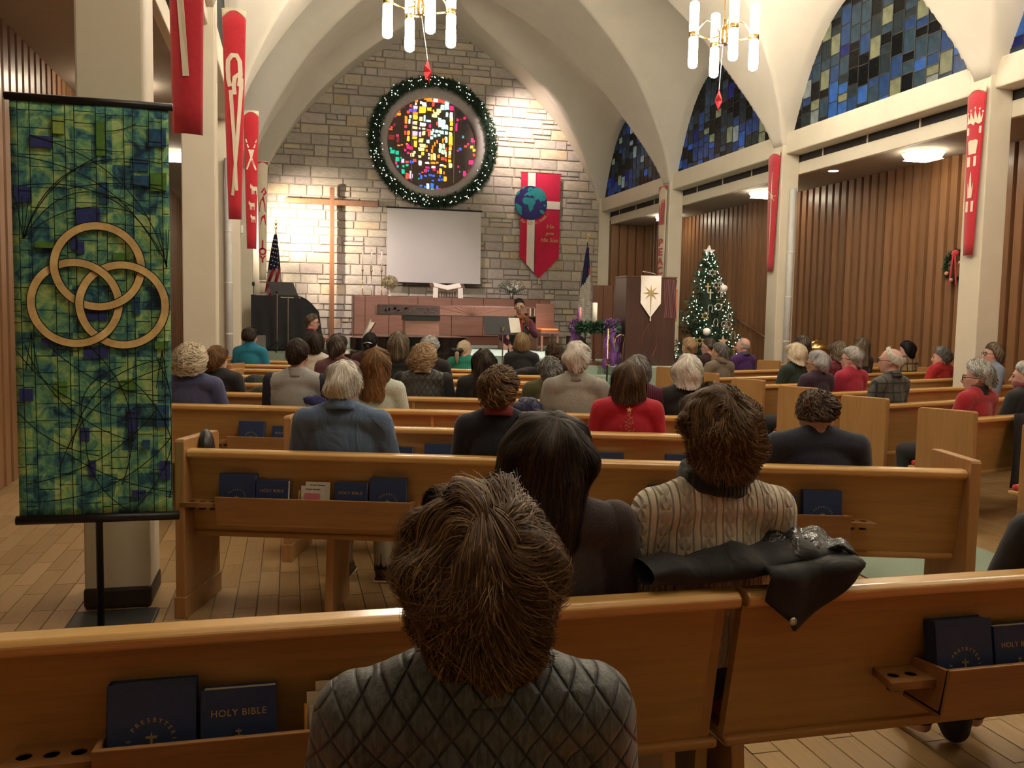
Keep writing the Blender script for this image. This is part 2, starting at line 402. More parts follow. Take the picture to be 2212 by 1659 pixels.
# ---- clerestory windows of rectangular panes
PANEC = {'night': (.012, .016, .02), 'slate': (.085, .125, .13), 'steel': (.13, .215, .25), 'blue': (.10, .21, .38), 'azure': (.14, .36, .66), 'violet': (.05, .07, .34), 'straw': (.62, .58, .33), 'ivory': (.68, .66, .52)}
PANEM = {}
for k, c in PANEC.items():
    m, nt, b = newmat('pane_'+k); tr = nd(nt, 'ShaderNodeBsdfTranslucent'); mix = nd(nt, 'ShaderNodeMixShader'); oi = nd(nt, 'ShaderNodeObjectInfo')
    co = coords(nt, (1, 1, 1)); n1 = noise(nt, co, 1.6, 2)
    cc = ramp(nt, n1, [(.3, tuple(x*.55 for x in c)), (.7, tuple(min(1, x*1.35) for x in c))])
    nt.links.new(cc, tr.inputs[0]); b.inputs['Base Color'].default_value = tuple(x*.5 for x in c)+(1,); b.inputs['Roughness'].default_value = .25
    mix.inputs[0].default_value = .4; nt.links.new(tr.outputs[0], mix.inputs[1]); nt.links.new(b.outputs[0], mix.inputs[2])
    nt.links.new(mix.outputs[0], nt.nodes['Material Output'].inputs[0]); PANEM[k] = m
LEAD = flat('lead_came', (.02, .02, .022), .6)
pane_me = {}
for k, m in PANEM.items():
    me = MB().box((0, 0, 0), (1, 1, 1)).mesh('pane'); me.materials.append(m); pane_me[k] = me
def lunette(idx, yb, side, rs, full=True):
    x = (XR+.15) if side > 0 else (XL-.15)
    w = struct(link('window_%d' % idx, None)); bars = MB(); n = 17; dw = 4.12/n
    for c in range(n):
        y0 = yb-2.06+c*dw; ym = y0+dw/2; v = abs(ym-yb)-dw/2
        top = 4.67+1.85*(1-max(0, v/2.04)**2.8)+.12; z = 4.62
        bars.bb((x-.012, y0-.008, 4.6), (x+.012, y0+.008, top))
        while z < top:
            h = rs.choice((.12, .16, .25, .28, .30)); low = z < 5.15
            k = rs.choices(list(PANEC), (20, 16, 16, 26, 16, 3, 8, 5) if low else (26, 26, 26, 13, 1, 3, 7, 4))[0]  # brighter blue panes near the sill: dusk light gradient put into pane colours
            if yb > 19: k = k if rs.random() > .25 else 'night'
            if not full: pass
            o = link('pane', pane_me[k], w); o.location = (x, ym, z+h/2); o.scale = (.012, dw-.012, h-.012)
            bars.bb((x-.012, y0, z+h-.007), (x+.012, y0+dw, z+h+.007)); z += h
    bars.build('lead_came', LEAD, w)
rw = random.Random(5)
for i, b in enumerate(BAYS[:4]): lunette(i+1, b, 1, rw)
lunette(5, BAYS[1], -1, rw)
for i, (b, sd) in enumerate([(BAYS[0], -1), (BAYS[2], -1), (BAYS[3], -1), (BAYS[4], -1), (BAYS[5], -1), (BAYS[4], 1), (BAYS[5], 1)]):
    x = XR+.15 if sd > 0 else XL-.15       # windows out of view: plain glazing
    struct(MB().bb((x-.01, b-2.05, 4.6), (x+.01, b+2.05, 6.7)).build('window_%d' % (6+i), PANEM['slate']))
# ================================================================== LAMPS
GLASS_LIT = glow('lit_glass', (1, .89, .71), TUBE_POWER)
def chandelier(x, y, th, z0, label):
    t = thing('chandelier', label, 'chandelier', (x, y, z0), th, 'brass chandeliers over the pews')
    MB().lathe([(.05, -.12), (.075, -.1), (.075, .06), (.04, .1), (.018, .14), (.018, .22)], n=20).build('hub', BRASS, t, True)
    MB().tube([(0, 0, .2), (0, 0, float(ceil_z(np.array(x), np.array(y)))-z0)], .009, 8).build('chain', BRASS, t)
    for k in range(4):
        a = k*PI/2; c, s = math.cos(a), math.sin(a)
        MB().tube([(c*.07, s*.07, 0), (c*.2, s*.2, -.05), (c*.4, s*.4, 0)], .011, 8).tube([(c*.07, s*.07, .05), (c*.14, s*.14, .17), (c*.25, s*.25, .2), (c*.34, s*.34, .1), (c*.38, s*.38, .01)], .008, 8).build('arm', BRASS, t, True)
        MB().lathe([(.062, -.035), (.066, -.03), (.066, .03), (.062, .035)], (c*.42, s*.42, 0), 18).build('brass_band', BRASS, t, True)
        for sg in (-1, 1):
            MB().lathe([(.05, sg*.036), (.062, sg*.05), (.062, sg*.2), (.066, sg*.36), (.06, sg*.42), (.035, sg*.44)], (c*.42, s*.42, 0), 16).build('glass_tube', GLASS_LIT, t, True)
    return t
chandelier(1.60, 11.46, math.radians(10), 5.42, 'brass chandelier of lit glass tubes hanging before the round window')
chandelier(5.74, 11.30, math.radians(-10), 5.40, 'brass chandelier of lit glass tubes hanging before the blue windows')
for i, (x, y, l) in enumerate(((1.6, 6.9, 'brass glass tube chandelier over the quilted jacket, chancel end'), (5.74, 6.9, 'brass glass tube chandelier above the aisle bench ends'), (1.6, 2.3, 'brass glass tube chandelier above the rearmost pew on the column side'), (5.74, 2.3, 'brass glass tube chandelier above the rearmost pew, aisle side'))):
    chandelier(x, y, .4, 5.42, l)
AISLE_LIT = glow('lit_diffuser', (1, .87, .66), AISLE_POWER)
def flush(x, y, label):
    t = thing('ceiling_light', label, 'ceiling light', (x, y, 4.0), 0, 'square lights on the aisle ceilings')
    MB().bb((-.2, -.2, -.03), (.2, .2, 0)).build('canopy', WHITEP, t)
    MB().add([(-.21, -.21, -.03), (.21, -.21, -.03), (.21, .21, -.03), (-.21, .21, -.03), (-.17, -.17, -.12), (.17, -.17, -.12), (.17, .17, -.12), (-.17, .17, -.12)], [(0, 1, 5, 4), (1, 2, 6, 5), (2, 3, 7, 6), (3, 0, 4, 7), (7, 6, 5, 4)]).build('glass_shade', AISLE_LIT, t, bevel=.02)
flush(8.78, 11.02, 'lit square glass ceiling light beside the crown banner')
flush(8.77, 15.39, 'lit square glass ceiling light behind the star banner')
flush(8.78, 19.9, 'lit square glass ceiling light behind the PEACE banner')
flush(8.78, 6.5, 'lit square glass ceiling light over the aisle next to the crown banner column')
flush(-1.77, 15.0, 'lit square glass ceiling light past the green banner stand')
flush(-1.77, 10.6, 'lit square glass ceiling light hidden by the first column')
flush(-1.77, 6.2, 'square glass ceiling light over the aisle behind the green banner')
t = tag(MB().lathe([(.05, -.004), (.075, -.004), (.08, 0)], n=20).build('recessed_light', glow('recessed_lamp', (1, .95, .85), 6)), 'small round recessed ceiling light above the boarded wall', 'ceiling light'); t.location = (8.61, 12.93, 3.998)
# ================================================================== PEWS AND BOOKS
def pew(name, label, p0, ang, L, group, racks=(), ends=(1, 1), supports=None, joint=(), cut=0):
    t = thing(name, label, 'pew', (p0[0], p0[1], 0), ang, group)
    MB().prism([(0, .012, .825), (0, .042, .825), (0, .125, .415), (0, .095, .415)], (L-cut, 0, 0)).build('backrest', OAK, t)
    if cut: MB().prism([(L-cut, .03, .82), (L-cut, .40, .30), (L-cut, .40, 0), (L-cut, .12, 0), (L-cut, .10, .42)], (.035, 0, 0)).build('end_bracket', OAK_END, t)
    MB().prism([(0, -.004, .815), (0, -.020, .826), (0, -.022, .848), (0, -.008, .86), (0, .04, .862), (0, .056, .85), (0, .056, .832), (0, .045, .815)], (L, 0, 0)).build('top_rail', OAK_RAIL, t, bevel=.005)
    MB().bb((0, .08, .395), (L, .52, .425)).build('seat', OAK, t, bevel=.01)
    MB().bb((.03, .13, .427), (L-.03, .51, .465)).build('seat_cushion', REDCUSH, t, bevel=.015)
    for e, on in zip((0, 1), ends):
        if not on: continue
        x = -.05 if e == 0 else L
        MB().prism([(x, -.045, 0), (x, -.045, .90), (x, -.035, .915), (x, .40, .905), (x, .42, .89), (x, .42, 0)], (.05, 0, 0)).build('end_panel', OAK_END, t, bevel=.006)
        MB().bb((x-.006, -.052, 0), (x+.056, .426, .11)).build('plinth', OAK_END, t, bevel=.004)
    for x in (supports if supports is not None else (L*.33, L*.66)):
        MB().prism([(x, .03, 0), (x, .08, .40), (x, .42, .40), (x, .42, 0)], (.04, 0, 0)).build('leg', OAK_END, t, bevel=.004)
    for x in joint: MB().prism([(x, .0, .825), (x, .07, .43), (x, .10, .43), (x, .02, .825)], (.022, 0, 0)).build('back_strut', OAK_RAIL, t)
    for (a, b, cl, cr) in racks:
        r = MB().prism([(a, -.085, .64), (a, -.10, .64), (a, -.075, .50), (a, -.06, .50)], (b-a, 0, 0)).build('book_rack', OAK_DARK, t, bevel=.003)
        MB().bb((a, -.075, .495), (b, .085, .51)).build('rack_floor', OAK_DARK, r)
        for x in (a, b-.012): MB().prism([(x, -.09, .635), (x, .05, .62), (x, .075, .505), (x, -.07, .505)], (.012, 0, 0)).build('rack_end', OAK_DARK, r)
        for n, x0, sg in ((cl, a, -1), (cr, b, 1)):
            if not n: continue
            ln = .055*n+.03; xs = x0 if sg > 0 else x0-ln
            me = flat_shape([[(xs, -.05), (xs+ln, -.05), (xs+ln-(.02 if sg > 0 else 0), .06), (xs+(.02 if sg < 0 else 0), .06)]]+[circle(xs+.03+.055*k+.012*(sg < 0), -.0, .017, 14) for k in range(n)], .011)
            put('cup_holder', me, OAK_DARK, r, Matrix.Translation((0, 0, .585)))
            for k in range(n): MB().lathe([(.0165, -.03), (.0165, .008), (.0155, .008), (.0155, -.028)], (xs+.03+.055*k+.012*(sg < 0), 0, .585), 12).build('cup_lining', flat('dark_lining', (.05, .025, .012), .7), r)
    return t
AL, AR = math.radians(-17), math.radians(17)
TL = math.tan(AL)
LROWS = {k: y for k, y in zip('ABCDEFGHI', (4.00, 5.10, 6.15, 7.17, 8.21, 9.24, 10.28, 11.19, 12.10))}   # y at x=1.7
def lrow(k, x): return (x, LROWS[k]+(x-1.7)*TL)
LSPAN = {'A': (-.50, 3.17), 'B': (.02, 3.17), 'C': (-1.0, 3.17), 'D': (-.75, 3.15), 'E': (-.6, 3.15), 'F': (-.62, 3.13), 'G': (-.66, 3.12), 'H': (-.8, 3.10), 'I': (-.8, 3.08)}
ordn = ['rearmost angled', 'second angled', 'third angled', 'fourth angled', 'fifth angled', 'sixth angled', 'seventh angled', 'eighth angled', 'foremost angled']
cA = math.cos(AL)
def along(k, x): return (x-LSPAN[k][0])/cA            # distance along the pew of a world x
for i, k in enumerate('ABCDEFGHI'):
    a, b = LSPAN[k]; L = (b-a)/cA; racks = []
    if k == 'A': racks = [(along(k, -.335), along(k, .60), 3, 0), (along(k, 1.67), along(k, 2.63), 2, 2)]
    elif k == 'B': racks = [(along(k, .35), along(k, 1.25), 2, 2), (along(k, 1.6), along(k, 2.6), 2, 2)]
    elif k == 'C': racks = [(along(k, -.42), along(k, .5), 3, 2), (along(k, 1.5), along(k, 2.5), 2, 2)]
    pew('pew', '%s oak pew on the piano side of the aisle%s' % (ordn[i], {'A': ', shoes under it', 'I': ', next to the piano'}.get(k, ', counted from the back')), lrow(k, a), AL, L, 'angled pews on the piano side', racks,
        joint=(along(k, 1.0),) if k in 'CD' else (), supports=(along(k, .16), along(k, 2.42)) if k == 'A' else None)
RROWS = {k: y for k, y in zip('01234567', (4.48, 5.50, 6.50, 7.55, 8.53, 9.58, 10.62, 11.75))}   # y at x=4.9
def rrow(k, x): return (x, RROWS[k]+(x-4.9)*math.tan(AR))
cR = math.cos(AR)
for i, k in enumerate('01234567'):
    a = 4.95 if k != '7' else 7.55; b = 9.1 if k != '7' else 8.3
    pew('pew', '%s oak pew with red cushion on the christmas tree side' % ['rearmost', 'second from back', 'third from back', 'fourth from back', 'fifth from back', 'sixth from back', 'seventh from back', 'foremost short'][i], rrow(k, a), AR, (b-a)/cR, 'angled pews on the tree side', [(1.2, 2.2, 2, 2)] if k in '01' else [])
NY = 2.035
pew('pew', 'rearmost straight oak pew with hymnals, before the banner stand', (-1.75, NY), 0, 2.885, 'straight pews at the back', [(1.345, 2.45, 3, 2)], (1, 0), supports=(.9, 2.72), cut=.055)
pew('pew', 'straight oak pew with black coat hanging over its end', (1.155, NY), 0, 2.7, 'straight pews at the back', [(.56, 1.7, 2, 2)], (0, 1), supports=(.02, 1.8))
pew('pew', 'straight oak bench seating the quilted jacket', (-1.2, .97), 0, 4.2, 'straight pews at the back', [], (1, 1))
def emblem(me_scale, parent, mat, loc, M):
    """small cross with flames over an open book"""
    m = MB()
    for pts in ([(-.02, .5), (.02, .5), (.06, .2), (.06, -.1), (-.06, -.1), (-.06, .2)], [(-.3, .32), (.3, .32), (.26, .18), (-.26, .18)], [(-.42, -.15), (-.05, -.1), (-.05, -.5), (-.3, -.45)], [(.42, -.15), (.05, -.1), (.05, -.5), (.3, -.45)]):
        m.prism([M @ Vector((a*me_scale+loc[0], 0, b*me_scale+loc[1])) for a, b in pts], (M.to_3x3() @ Vector((0, -.0008, 0))))
    return m.build('emblem', mat, parent)
def book(kind, label, pos, ang, lean=.13, lying=False, vis=True, up=0.0):
    """upright in a rack, cover facing back; pos = centre of foot"""
    W_, H_, T_ = (.185, .232, .046) if kind == 'hymnal' else (.165, .205, .04)
    t = thing('hymnal' if kind == 'hymnal' else 'bible', label, 'book', (pos[0], pos[1], pos[2]+up), ang, 'books in the pew racks')
    if lying: t.rotation_euler = (-PI/2, 0, ang); t.location.z += T_/2
    else: t.rotation_euler = (-lean, 0, ang)
    for s in (-1, 1): MB().box((0, s*(T_/2-.002), H_/2), (W_, .004, H_)).build('cover', NAVY, t, bevel=.0015)
    MB().box((-W_/2+.002, 0, H_/2), (.004, T_, H_)).build('spine', NAVY, t, bevel=.0015)
    MB().box((.002, 0, H_/2), (W_-.01, T_-.008, H_-.008)).build('pages', NAVYP if kind == 'hymnal' else PAPER, t)
    if vis and not lying:
        M = Matrix.Translation((0, -T_/2-.0004, 0))
        emblem(.042 if kind == 'hymnal' else .024, t, GOLD, (0, .105 if kind == 'hymnal' else .105), M)
        if kind == 'hymnal':
            me = text_mesh('HYMNAL', .017, .0004, 0, spacing=1.1); put('title_lettering', me, GOLD, t, Matrix.Translation((0, -T_/2-.0004, .065)) @ Matrix.Rotation(PI/2, 4, 'X'))
            ms = MB(); txt = 'THE PRESBYTERIAN'
            for i, c in enumerate(txt):
                if c == ' ': continue
                an = math.radians(205-230*i/(len(txt)-1)); g = text_mesh(c, .0135, .0004); g.transform(Matrix.Translation((.043*math.cos(an), -T_/2-.0004, .105+.043*math.sin(an))) @ Matrix.Rotation(-(an-PI/2), 4, 'Y') @ Matrix.Rotation(PI/2, 4, 'X'))
                ms.add([v.co for v in g.vertices], [tuple(p.vertices) for p in g.polygons]); bpy.data.meshes.remove(g)
            ms.build('arched_lettering', GOLD, t)
        else:
            me = text_mesh('HOLY BIBLE', .021, .0004, 0, spacing=1.1); put('title_lettering', me, GOLD, t, Matrix.Translation((0, -T_/2-.0004, .145)) @ Matrix.Rotation(PI/2, 4, 'X'))
    return t
def in_rack(row, x, dy=-.025):
    """foot position in the rack behind an angled left row at world x"""
    px, py = lrow(row, x); return (px+math.sin(AL)*(-dy)*1.0, py+dy*math.cos(AL), .512)
book('hymnal', 'navy hymnal beside the cup holders of the pew before the banner stand', in_rack('A', -.25), AL)
book('bible', 'navy holy bible, white edged, between a hymnal and pink offering cards', in_rack('A', -.08), AL)
book('bible', 'navy holy bible in the rack, on the far side of the pink cards', in_rack('A', .30), AL)
book('hymnal', 'navy hymnal beside the bible at the end of the card rack', in_rack('A', .48), AL)
book('hymnal', 'navy hymnal half hidden by the cream cable sweater', in_rack('A', 1.80), AL)
book('hymnal', 'navy hymnal standing beside two cup holes past the cream sweater', in_rack('A', 2.515), AL)
book('bible', 'navy bible mostly hidden behind the cream sweater shoulder', in_rack('A', 2.32), AL)
book('hymnal', 'navy hymnal in the rack behind the periwinkle sweater', in_rack('C', -.27), AL)
book('bible', 'navy bible peeking out beside the checked blue shirt', in_rack('C', -.04), AL)
book('bible', 'white edged bible top showing beside the blue shirt', in_rack('B', .66), AL, vis=False, up=.02)
book('hymnal', 'navy hymnal top showing beside the navy pullover', in_rack('B', .90), AL, vis=False, up=.02)
book('hymnal', 'navy hymnal top showing below the red sweater', in_rack('B', 1.72), AL, vis=False, up=.02)
book('bible', 'white edged bible top below the red sweater', in_rack('B', 1.90), AL, vis=False, up=.02)
book('bible', 'white edged bible top beside the brown haired cream sweater', in_rack('B', 2.3), AL, vis=False, up=.02)
def near_rack(x, dy=-.03): return (x, NY+dy, .512)
book('hymnal', 'large navy hymnal standing foremost in the rearmost rack', near_rack(-.295), 0, .16)
book('bible', 'navy holy bible with white page edges beside the large hymnal', near_rack(-.112), 0, .16)
book('bible', 'navy holy bible partly behind the quilted jacket', near_rack(.255), 0, .16)
book('hymnal', 'navy hymnal in the rack under the fur trimmed coat', near_rack(1.82), 0, .16)
book('bible', 'navy bible beside the hymnal under the fur trimmed coat', near_rack(2.005), 0, .16)
PINK = flat('pink_card', (.62, .18, .22), .8, var=.08); CREAMP = flat('cream_card', (.66, .62, .50), .8, var=.06)
def cards(pos, ang, label):
    t = thing('offering_cards', label, 'cards', pos, ang, 'cards in the pew racks'); t.rotation_euler = (-.12, 0, ang)
    for (x, y, w, h, m) in ((.02, .012, .125, .20, CREAMP), (.0, .004, .125, .18, CREAMP), (-.012, -.006, .09, .15, CREAMP), (.0, -.014, .078, .145, PINK), (.03, -.022, .075, .105, CREAMP)):
        c = MB().box((x, y, h/2), (w, .0025, h)).build('card', m, t)
        if m is CREAMP and h > .17:
            me = text_mesh('Prayer Request', .012, .0003); put('card_lettering', me, BLACK, c, Matrix.Translation((x, y-.0018, h-.02)) @ Matrix.Rotation(PI/2, 4, 'X'))
    MB().tube([(-.066, -.02, 0), (-.066, -.02, .16)], .0035, 6).build('pencil', flat('pencil_yellow', (.6, .3, .05), .5), t)
cards(in_rack('A', .115), AL, 'cream and pink offering cards between two bibles')
cards(near_rack(.10), 0, 'cream and pink offering cards beside the quilted jacket')
# ================================================================== ON THE STONE WALL
GREYST = flat('grey_stone_ring', (.40, .37, .36), .8, var=.08, bmp=.2, bsc=30)
def pt(cx, cz, r, an, y): return (cx+r*math.cos(an), y, cz+r*math.sin(an))
rwn = struct(link('window_13', None))
MB().grid(lambda u, v: pt(CW[0], CW[1], [1.36, 1.34, 1.24, 1.16, 1.14, 1.13][round(v*5)], 2*PI*u, Y0+[.03, -.05, -.06, -.01, .06, .16][round(v*5)]), 72, 5, True).build('stone_ring', GREYST, rwn, True)
MB().add([pt(CW[0], CW[1], 1.15, 2*PI*i/64, Y0+.13) for i in range(64)], [tuple(range(64))]).build('concrete_matrix', flat('matrix_brown', (.115, .085, .075), .85, bmp=.3, bsc=25), rwn)
SG = {'y': (1, .55, .03), 'l': (1, .80, .32), 'w': (1, .88, .72), 'm': (.55, 1, .82), 'r': (.85, .07, .04), 'o': (1, .27, .02), 'a': (.8, .38, .03), 'g': (0, .55, .32), 'b': (.05, .18, .95), 'c': (.1, .5, .7), 'v': (.15, .08, .9), 'p': (.9, .02, .16), 'd': (.30, .02, .02), 'k': (.03, .035, .06), 'h': (.62, .45, .72), 'e': (.55, .85, .5)}
SGM = {k: glow('backlit_glass_'+k, c, {'k': .15, 'd': .45, 'c': .6, 'g': .8, 'b': .8}.get(k, 1.15), False) for k, c in SG.items()}
PCS = """1005 395 45 80 w;1005 460 45 50 l;1008 520 45 55 y;1005 590 40 45 y;998 670 40 50 l;1000 760 50 110 y;998 840 35 50 o;993 880 40 45 y;990 945 35 60 l;990 1000 35 30 o;990 1055 40 35 y;1000 1120 50 60 l;1010 290 50 60 p
935 265 60 110 m;870 290 50 60 m;770 195 60 50 m;825 195 45 60 r;880 210 50 40 r;680 190 80 55 o;615 185 25 25 o;735 245 30 80 r;605 265 60 60 w;555 245 30 35 w;488 225 40 30 o;480 268 22 30 w;460 318 24 40 w;492 318 22 40 w
580 350 90 86 y;678 330 60 45 y;820 345 60 50 l;785 382 80 34 l;755 418 66 42 l;740 350 20 30 y;475 405 65 35 o;472 458 62 60 y;480 540 42 48 l;467 608 70 33 l;465 695 75 60 h;465 755 75 32 y;478 840 45 80 y;400 455 26 42 w;388 525 24 60 w;440 540 26 38 h
340 505 32 96 o;335 600 34 34 r;330 690 24 58 r;372 770 34 68 y;375 690 36 58 o;370 390 40 38 r;435 365 100 38 v;405 300 28 34 r;555 475 44 58 l;610 470 24 84 m;670 500 58 27 m;580 555 84 48 w;595 618 44 20 w;540 615 20 20 w;545 700 30 62 h;598 680 44 56 l
565 770 54 27 y;560 798 64 27 l;670 632 58 30 r;680 690 38 60 r;690 570 28 44 p;795 530 24 44 r;835 510 44 125 m;890 500 50 60 m;890 568 50 60 m;937 570 38 60 m;940 390 30 56 m;935 655 38 44 m;720 670 34 56 m;765 705 38 36 m;825 695 36 32 m;715 740 38 40 m;665 795 38 46 m;870 650 46 46 m;935 755 28 84 m;790 640 40 40 m;835 640 30 30 m;740 635 30 40 m
800 790 18 46 o;765 830 18 56 o;735 870 18 46 o;725 925 26 46 o;720 1020 26 76 y;885 770 20 54 o;915 740 20 30 o;585 860 84 44 l;570 912 84 44 l;645 865 26 28 o;645 925 26 28 o;590 975 38 42 y;850 850 40 70 e;895 850 34 66 e;918 930 26 60 e;880 930 36 60 e;840 915 30 54 e;936 890 18 48 r;932 965 22 66 l;760 1010 38 86 l;825 1000 34 42 o;882 1030 48 38 r;932 1045 26 38 r;550 1110 46 66 w;545 1020 38 32 l;740 1100 66 26 o;800 1095 38 22 o;870 1125 52 26 w;920 1140 30 28 y;655 1105 58 22 w;750 1160 56 26 w;855 1210 36 72 y;815 1230 22 38 r;908 1235 15 33 o;925 1320 42 66 a;680 980 22 40 w;680 1035 18 26 w
120 930 30 25 g;145 975 62 48 g;213 985 48 48 g;215 1075 52 56 g;272 1055 24 20 g;297 1095 38 50 h;200 1130 26 38 p;222 1180 28 28 c;305 1175 28 28 g;360 1155 38 28 g;300 1250 42 56 g;358 1110 42 28 r;425 1105 56 34 b;470 1080 46 38 r;432 1000 52 52 l;468 965 28 34 l;365 1310 42 72 r;420 1310 42 60 h;412 1255 24 32 w
232 432 54 36 o;240 392 28 22 r;182 465 22 24 p;215 740 34 28 p;225 795 38 72 d;130 770 78 66 d;120 655 40 24 r;130 625 28 18 r;165 590 34 42 d;290 320 56 38 d;370 905 38 26 p;420 905 42 42 p;330 940 26 28 p;370 872 38 28 p;235 880 38 18 o;355 850 28 18 o;280 868 28 14 o;375 980 34 26 p
545 1270 26 18 b;570 1315 26 46 b;632 1295 36 23 b;690 1280 14 28 b;750 1285 34 24 b;716 1280 16 28 b;848 1285 26 26 b;838 1340 30 28 b;880 1335 18 28 b;742 1357 34 16 b;535 1340 18 18 g;670 1440 36 70 m;733 1430 42 60 b;735 1485 42 16 m;565 1440 38 23 b;625 1455 26 23 b;810 1450 28 36 b;800 1482 34 12 r;852 1475 40 16 r;920 1465 24 20 r;660 1172 58 26 p;630 1220 38 44 p;760 1195 38 32 p;670 1215 26 23 b;585 1245 26 16 r
1100 455 26 34 p;1083 560 24 104 p;1205 420 30 28 p;1150 445 46 18 d;1185 695 28 36 c;1145 875 32 34 b;1110 900 22 22 p;1225 830 34 24 r;1262 795 26 26 p;1322 735 30 58 p;1352 750 18 28 p;1320 835 40 38 y;1355 880 38 33 y;1355 950 30 33 r;1315 1060 70 56 p;1218 1235 46 70 p;1120 1132 20 26 p;1200 1130 28 26 k;1145 1205 16 18 c;1275 1180 38 22 d;1200 560 38 66 k;1240 470 28 38 k;1255 540 36 28 k;1070 480 26 54 k;1120 360 46 36 k;1065 300 26 28 k;1280 590 20 30 k;1100 760 28 22 k;1240 750 20 20 k;1190 990 60 14 k"""
rp = random.Random(3)
for s in PCS.replace('\n', ';').split(';'):
    a = s.split(); cx, cy, w, h = [float(q) for q in a[:4]]
    k = 1.13/655; X = CW[0]+(cx-728)*k; Z = CW[1]-(cy-828)*k; w *= k*1.04; h *= k*1.04
    js = [(-.5, -.5), (.0, -.52), (.5, -.5), (.52, 0), (.5, .5), (0, .53), (-.5, .5)]
    ps = [(X+(u+rp.uniform(-.09, .09))*w, Y0+.125, Z+(v+rp.uniform(-.09, .09))*h) for u, v in js]
    MB().prism(ps, (0, -.012, 0)).build('glass_piece', SGM[a[4]], rwn)
for q in ((-.52, 0), (.56, 0)): MB().box((CW[0]+q[0], Y0+.118, CW[1]), (.022, .012, 1.9)).build('joint_bar', MORTAR, rwn)
def needles(mb, p, n, L, rs, d=None, spread=1.0, wd=.006):
    for _ in range(n):
        v = Vector((rs.gauss(0, 1), rs.gauss(0, 1), rs.gauss(0, 1)))
        if v.length < 1e-3: continue
        v.normalize()
        if d is not None: v = (v*spread+d).normalized()
        s = v.cross(Vector((rs.gauss(0, 1), rs.gauss(0, 1), rs.gauss(0, 1))))
        if s.length < 1e-3: continue
        s.normalize(); l = L*rs.uniform(.6, 1.2); p = Vector(p)
        mb.add([p-s*wd, p+s*wd, p+v*l], [(0, 1, 2)])
def garland(R, r, cx, cz, y, rs, n, L, flatk=.6):
    m = MB()
    for i in range(n):
        an = 2*PI*i/n+rs.uniform(-.02, .02); b = rs.uniform(0, 2*PI); q = r*math.sqrt(rs.random())*.85
        c = Vector((cx+(R+q*math.cos(b))*math.cos(an), y+q*math.sin(b)*flatk, cz+(R+q*math.cos(b))*math.sin(an)))
        o = Vector((math.cos(an)*math.cos(b), math.sin(b)-.4, math.sin(an)*math.cos(b)))
        m.mi = rs.random() < .3; needles(m, c, 7, L, rs, o, .9, .009)
    return m
rg = random.Random(21)
wr = thing('christmas_wreath', 'huge lit evergreen wreath around the round stained glass window', 'wreath', (0, 0, 0))
g = garland(1.49, .155, CW[0], CW[1], Y0-.14, rg, 2600, .085); g.build('evergreen_garland', [NEEDLE, NEEDLE2], wr)
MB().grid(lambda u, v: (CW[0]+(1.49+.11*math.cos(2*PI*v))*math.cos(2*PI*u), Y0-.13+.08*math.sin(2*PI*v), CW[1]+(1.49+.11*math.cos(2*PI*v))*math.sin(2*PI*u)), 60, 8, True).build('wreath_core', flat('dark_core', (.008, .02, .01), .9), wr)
lb = MB()
for i in range(190):
    an = rg.uniform(0, 2*PI); rr = 1.49+rg.gauss(0, .075); lb.ball(pt(CW[0], CW[1], rr, an, Y0-.27+.02*rg.random()), .0105, 6, 4)
tag(lb.build('fairy_lights', BULB, wr), kind='stuff')
# cross
cr = thing('wall_cross', 'tall slender wooden cross before the floodlit stones', 'cross', (1.0, Y0-.32, ZCH))
CWOOD = wood('cross_wood', (.27, .11, .045), 2, rough=.4)
MB().bb((-.055, -.05, 0), (.055, .05, 3.76)).build('post', CWOOD, cr, bevel=.008); MB().bb((-1.11, -.045, 3.33), (1.11, .045, 3.46)).build('crossbar', CWOOD, cr, bevel=.008)
MB().bb((-.3, -.2, 0), (.3, .2, .12)).build('base', CWOOD, cr, bevel=.01)
# projection screen
ps = thing('projection_screen', 'blank white projection screen hanging below the wreath', 'screen', (3.53, Y0-.30, 2.31))
MB().bb((-1.19, -.003, 0), (1.19, .003, 1.83)).build('fabric', flat('screen_white', (.56, .55, .53), .9, var=.01), ps)
MB().tube([(-1.21, 0, 1.84), (1.21, 0, 1.84)], .022, 10).build('top_tube', BLACKM, ps); MB().tube([(-1.21, 0, -.01), (1.21, 0, -.01)], .016, 10).build('weight_bar', BLACKM, ps)
for x in (-.9, .9): MB().tube([(x, 0, 1.85), (x, .24, 1.95)], .012, 6).build('wall_bracket', BLACKM, ps)
# great red banner with the globe
gb = thing('wall_banner', 'large pointed red banner with white cross, globe and gold lettering', 'banner', (6.31, Y0-.16, 0))
WHITEC = flat('white_felt', (.80, .74, .66), .85, var=.04); PURPLE = flat('purple_edge', (.12, .01, .10), .8); TEAL = flat('teal_felt', (.02, .24, .27), .85); INDIGO = flat('indigo_felt', (.025, .02, .13), .85)
RB = flat('crimson_cloth', (.56, .008, .055), .85, var=.1, sc=4, sheen=.3)
def bx(x, z, y=0): return (x, y, z)
MB().prism([bx(-.53, 5.22), bx(.53, 5.22), bx(.53, 3.06), bx(0, 2.52), bx(-.53, 3.06)], (0, -.02, 0)).build('cloth', RB, gb)
MB().prism([bx(-.35, 5.21, -.021), bx(-.14, 5.21, -.021), bx(-.14, 2.66, -.021), bx(-.35, 2.87, -.021)], (0, -.004, 0)).build('white_upright_stripe', WHITEC, gb)
MB().prism([bx(-.145, 5.21, -.021), bx(-.128, 5.21, -.021), bx(-.128, 2.65, -.021), bx(-.145, 2.66, -.021)], (0, -.005, 0)).build('purple_edging', PURPLE, gb)
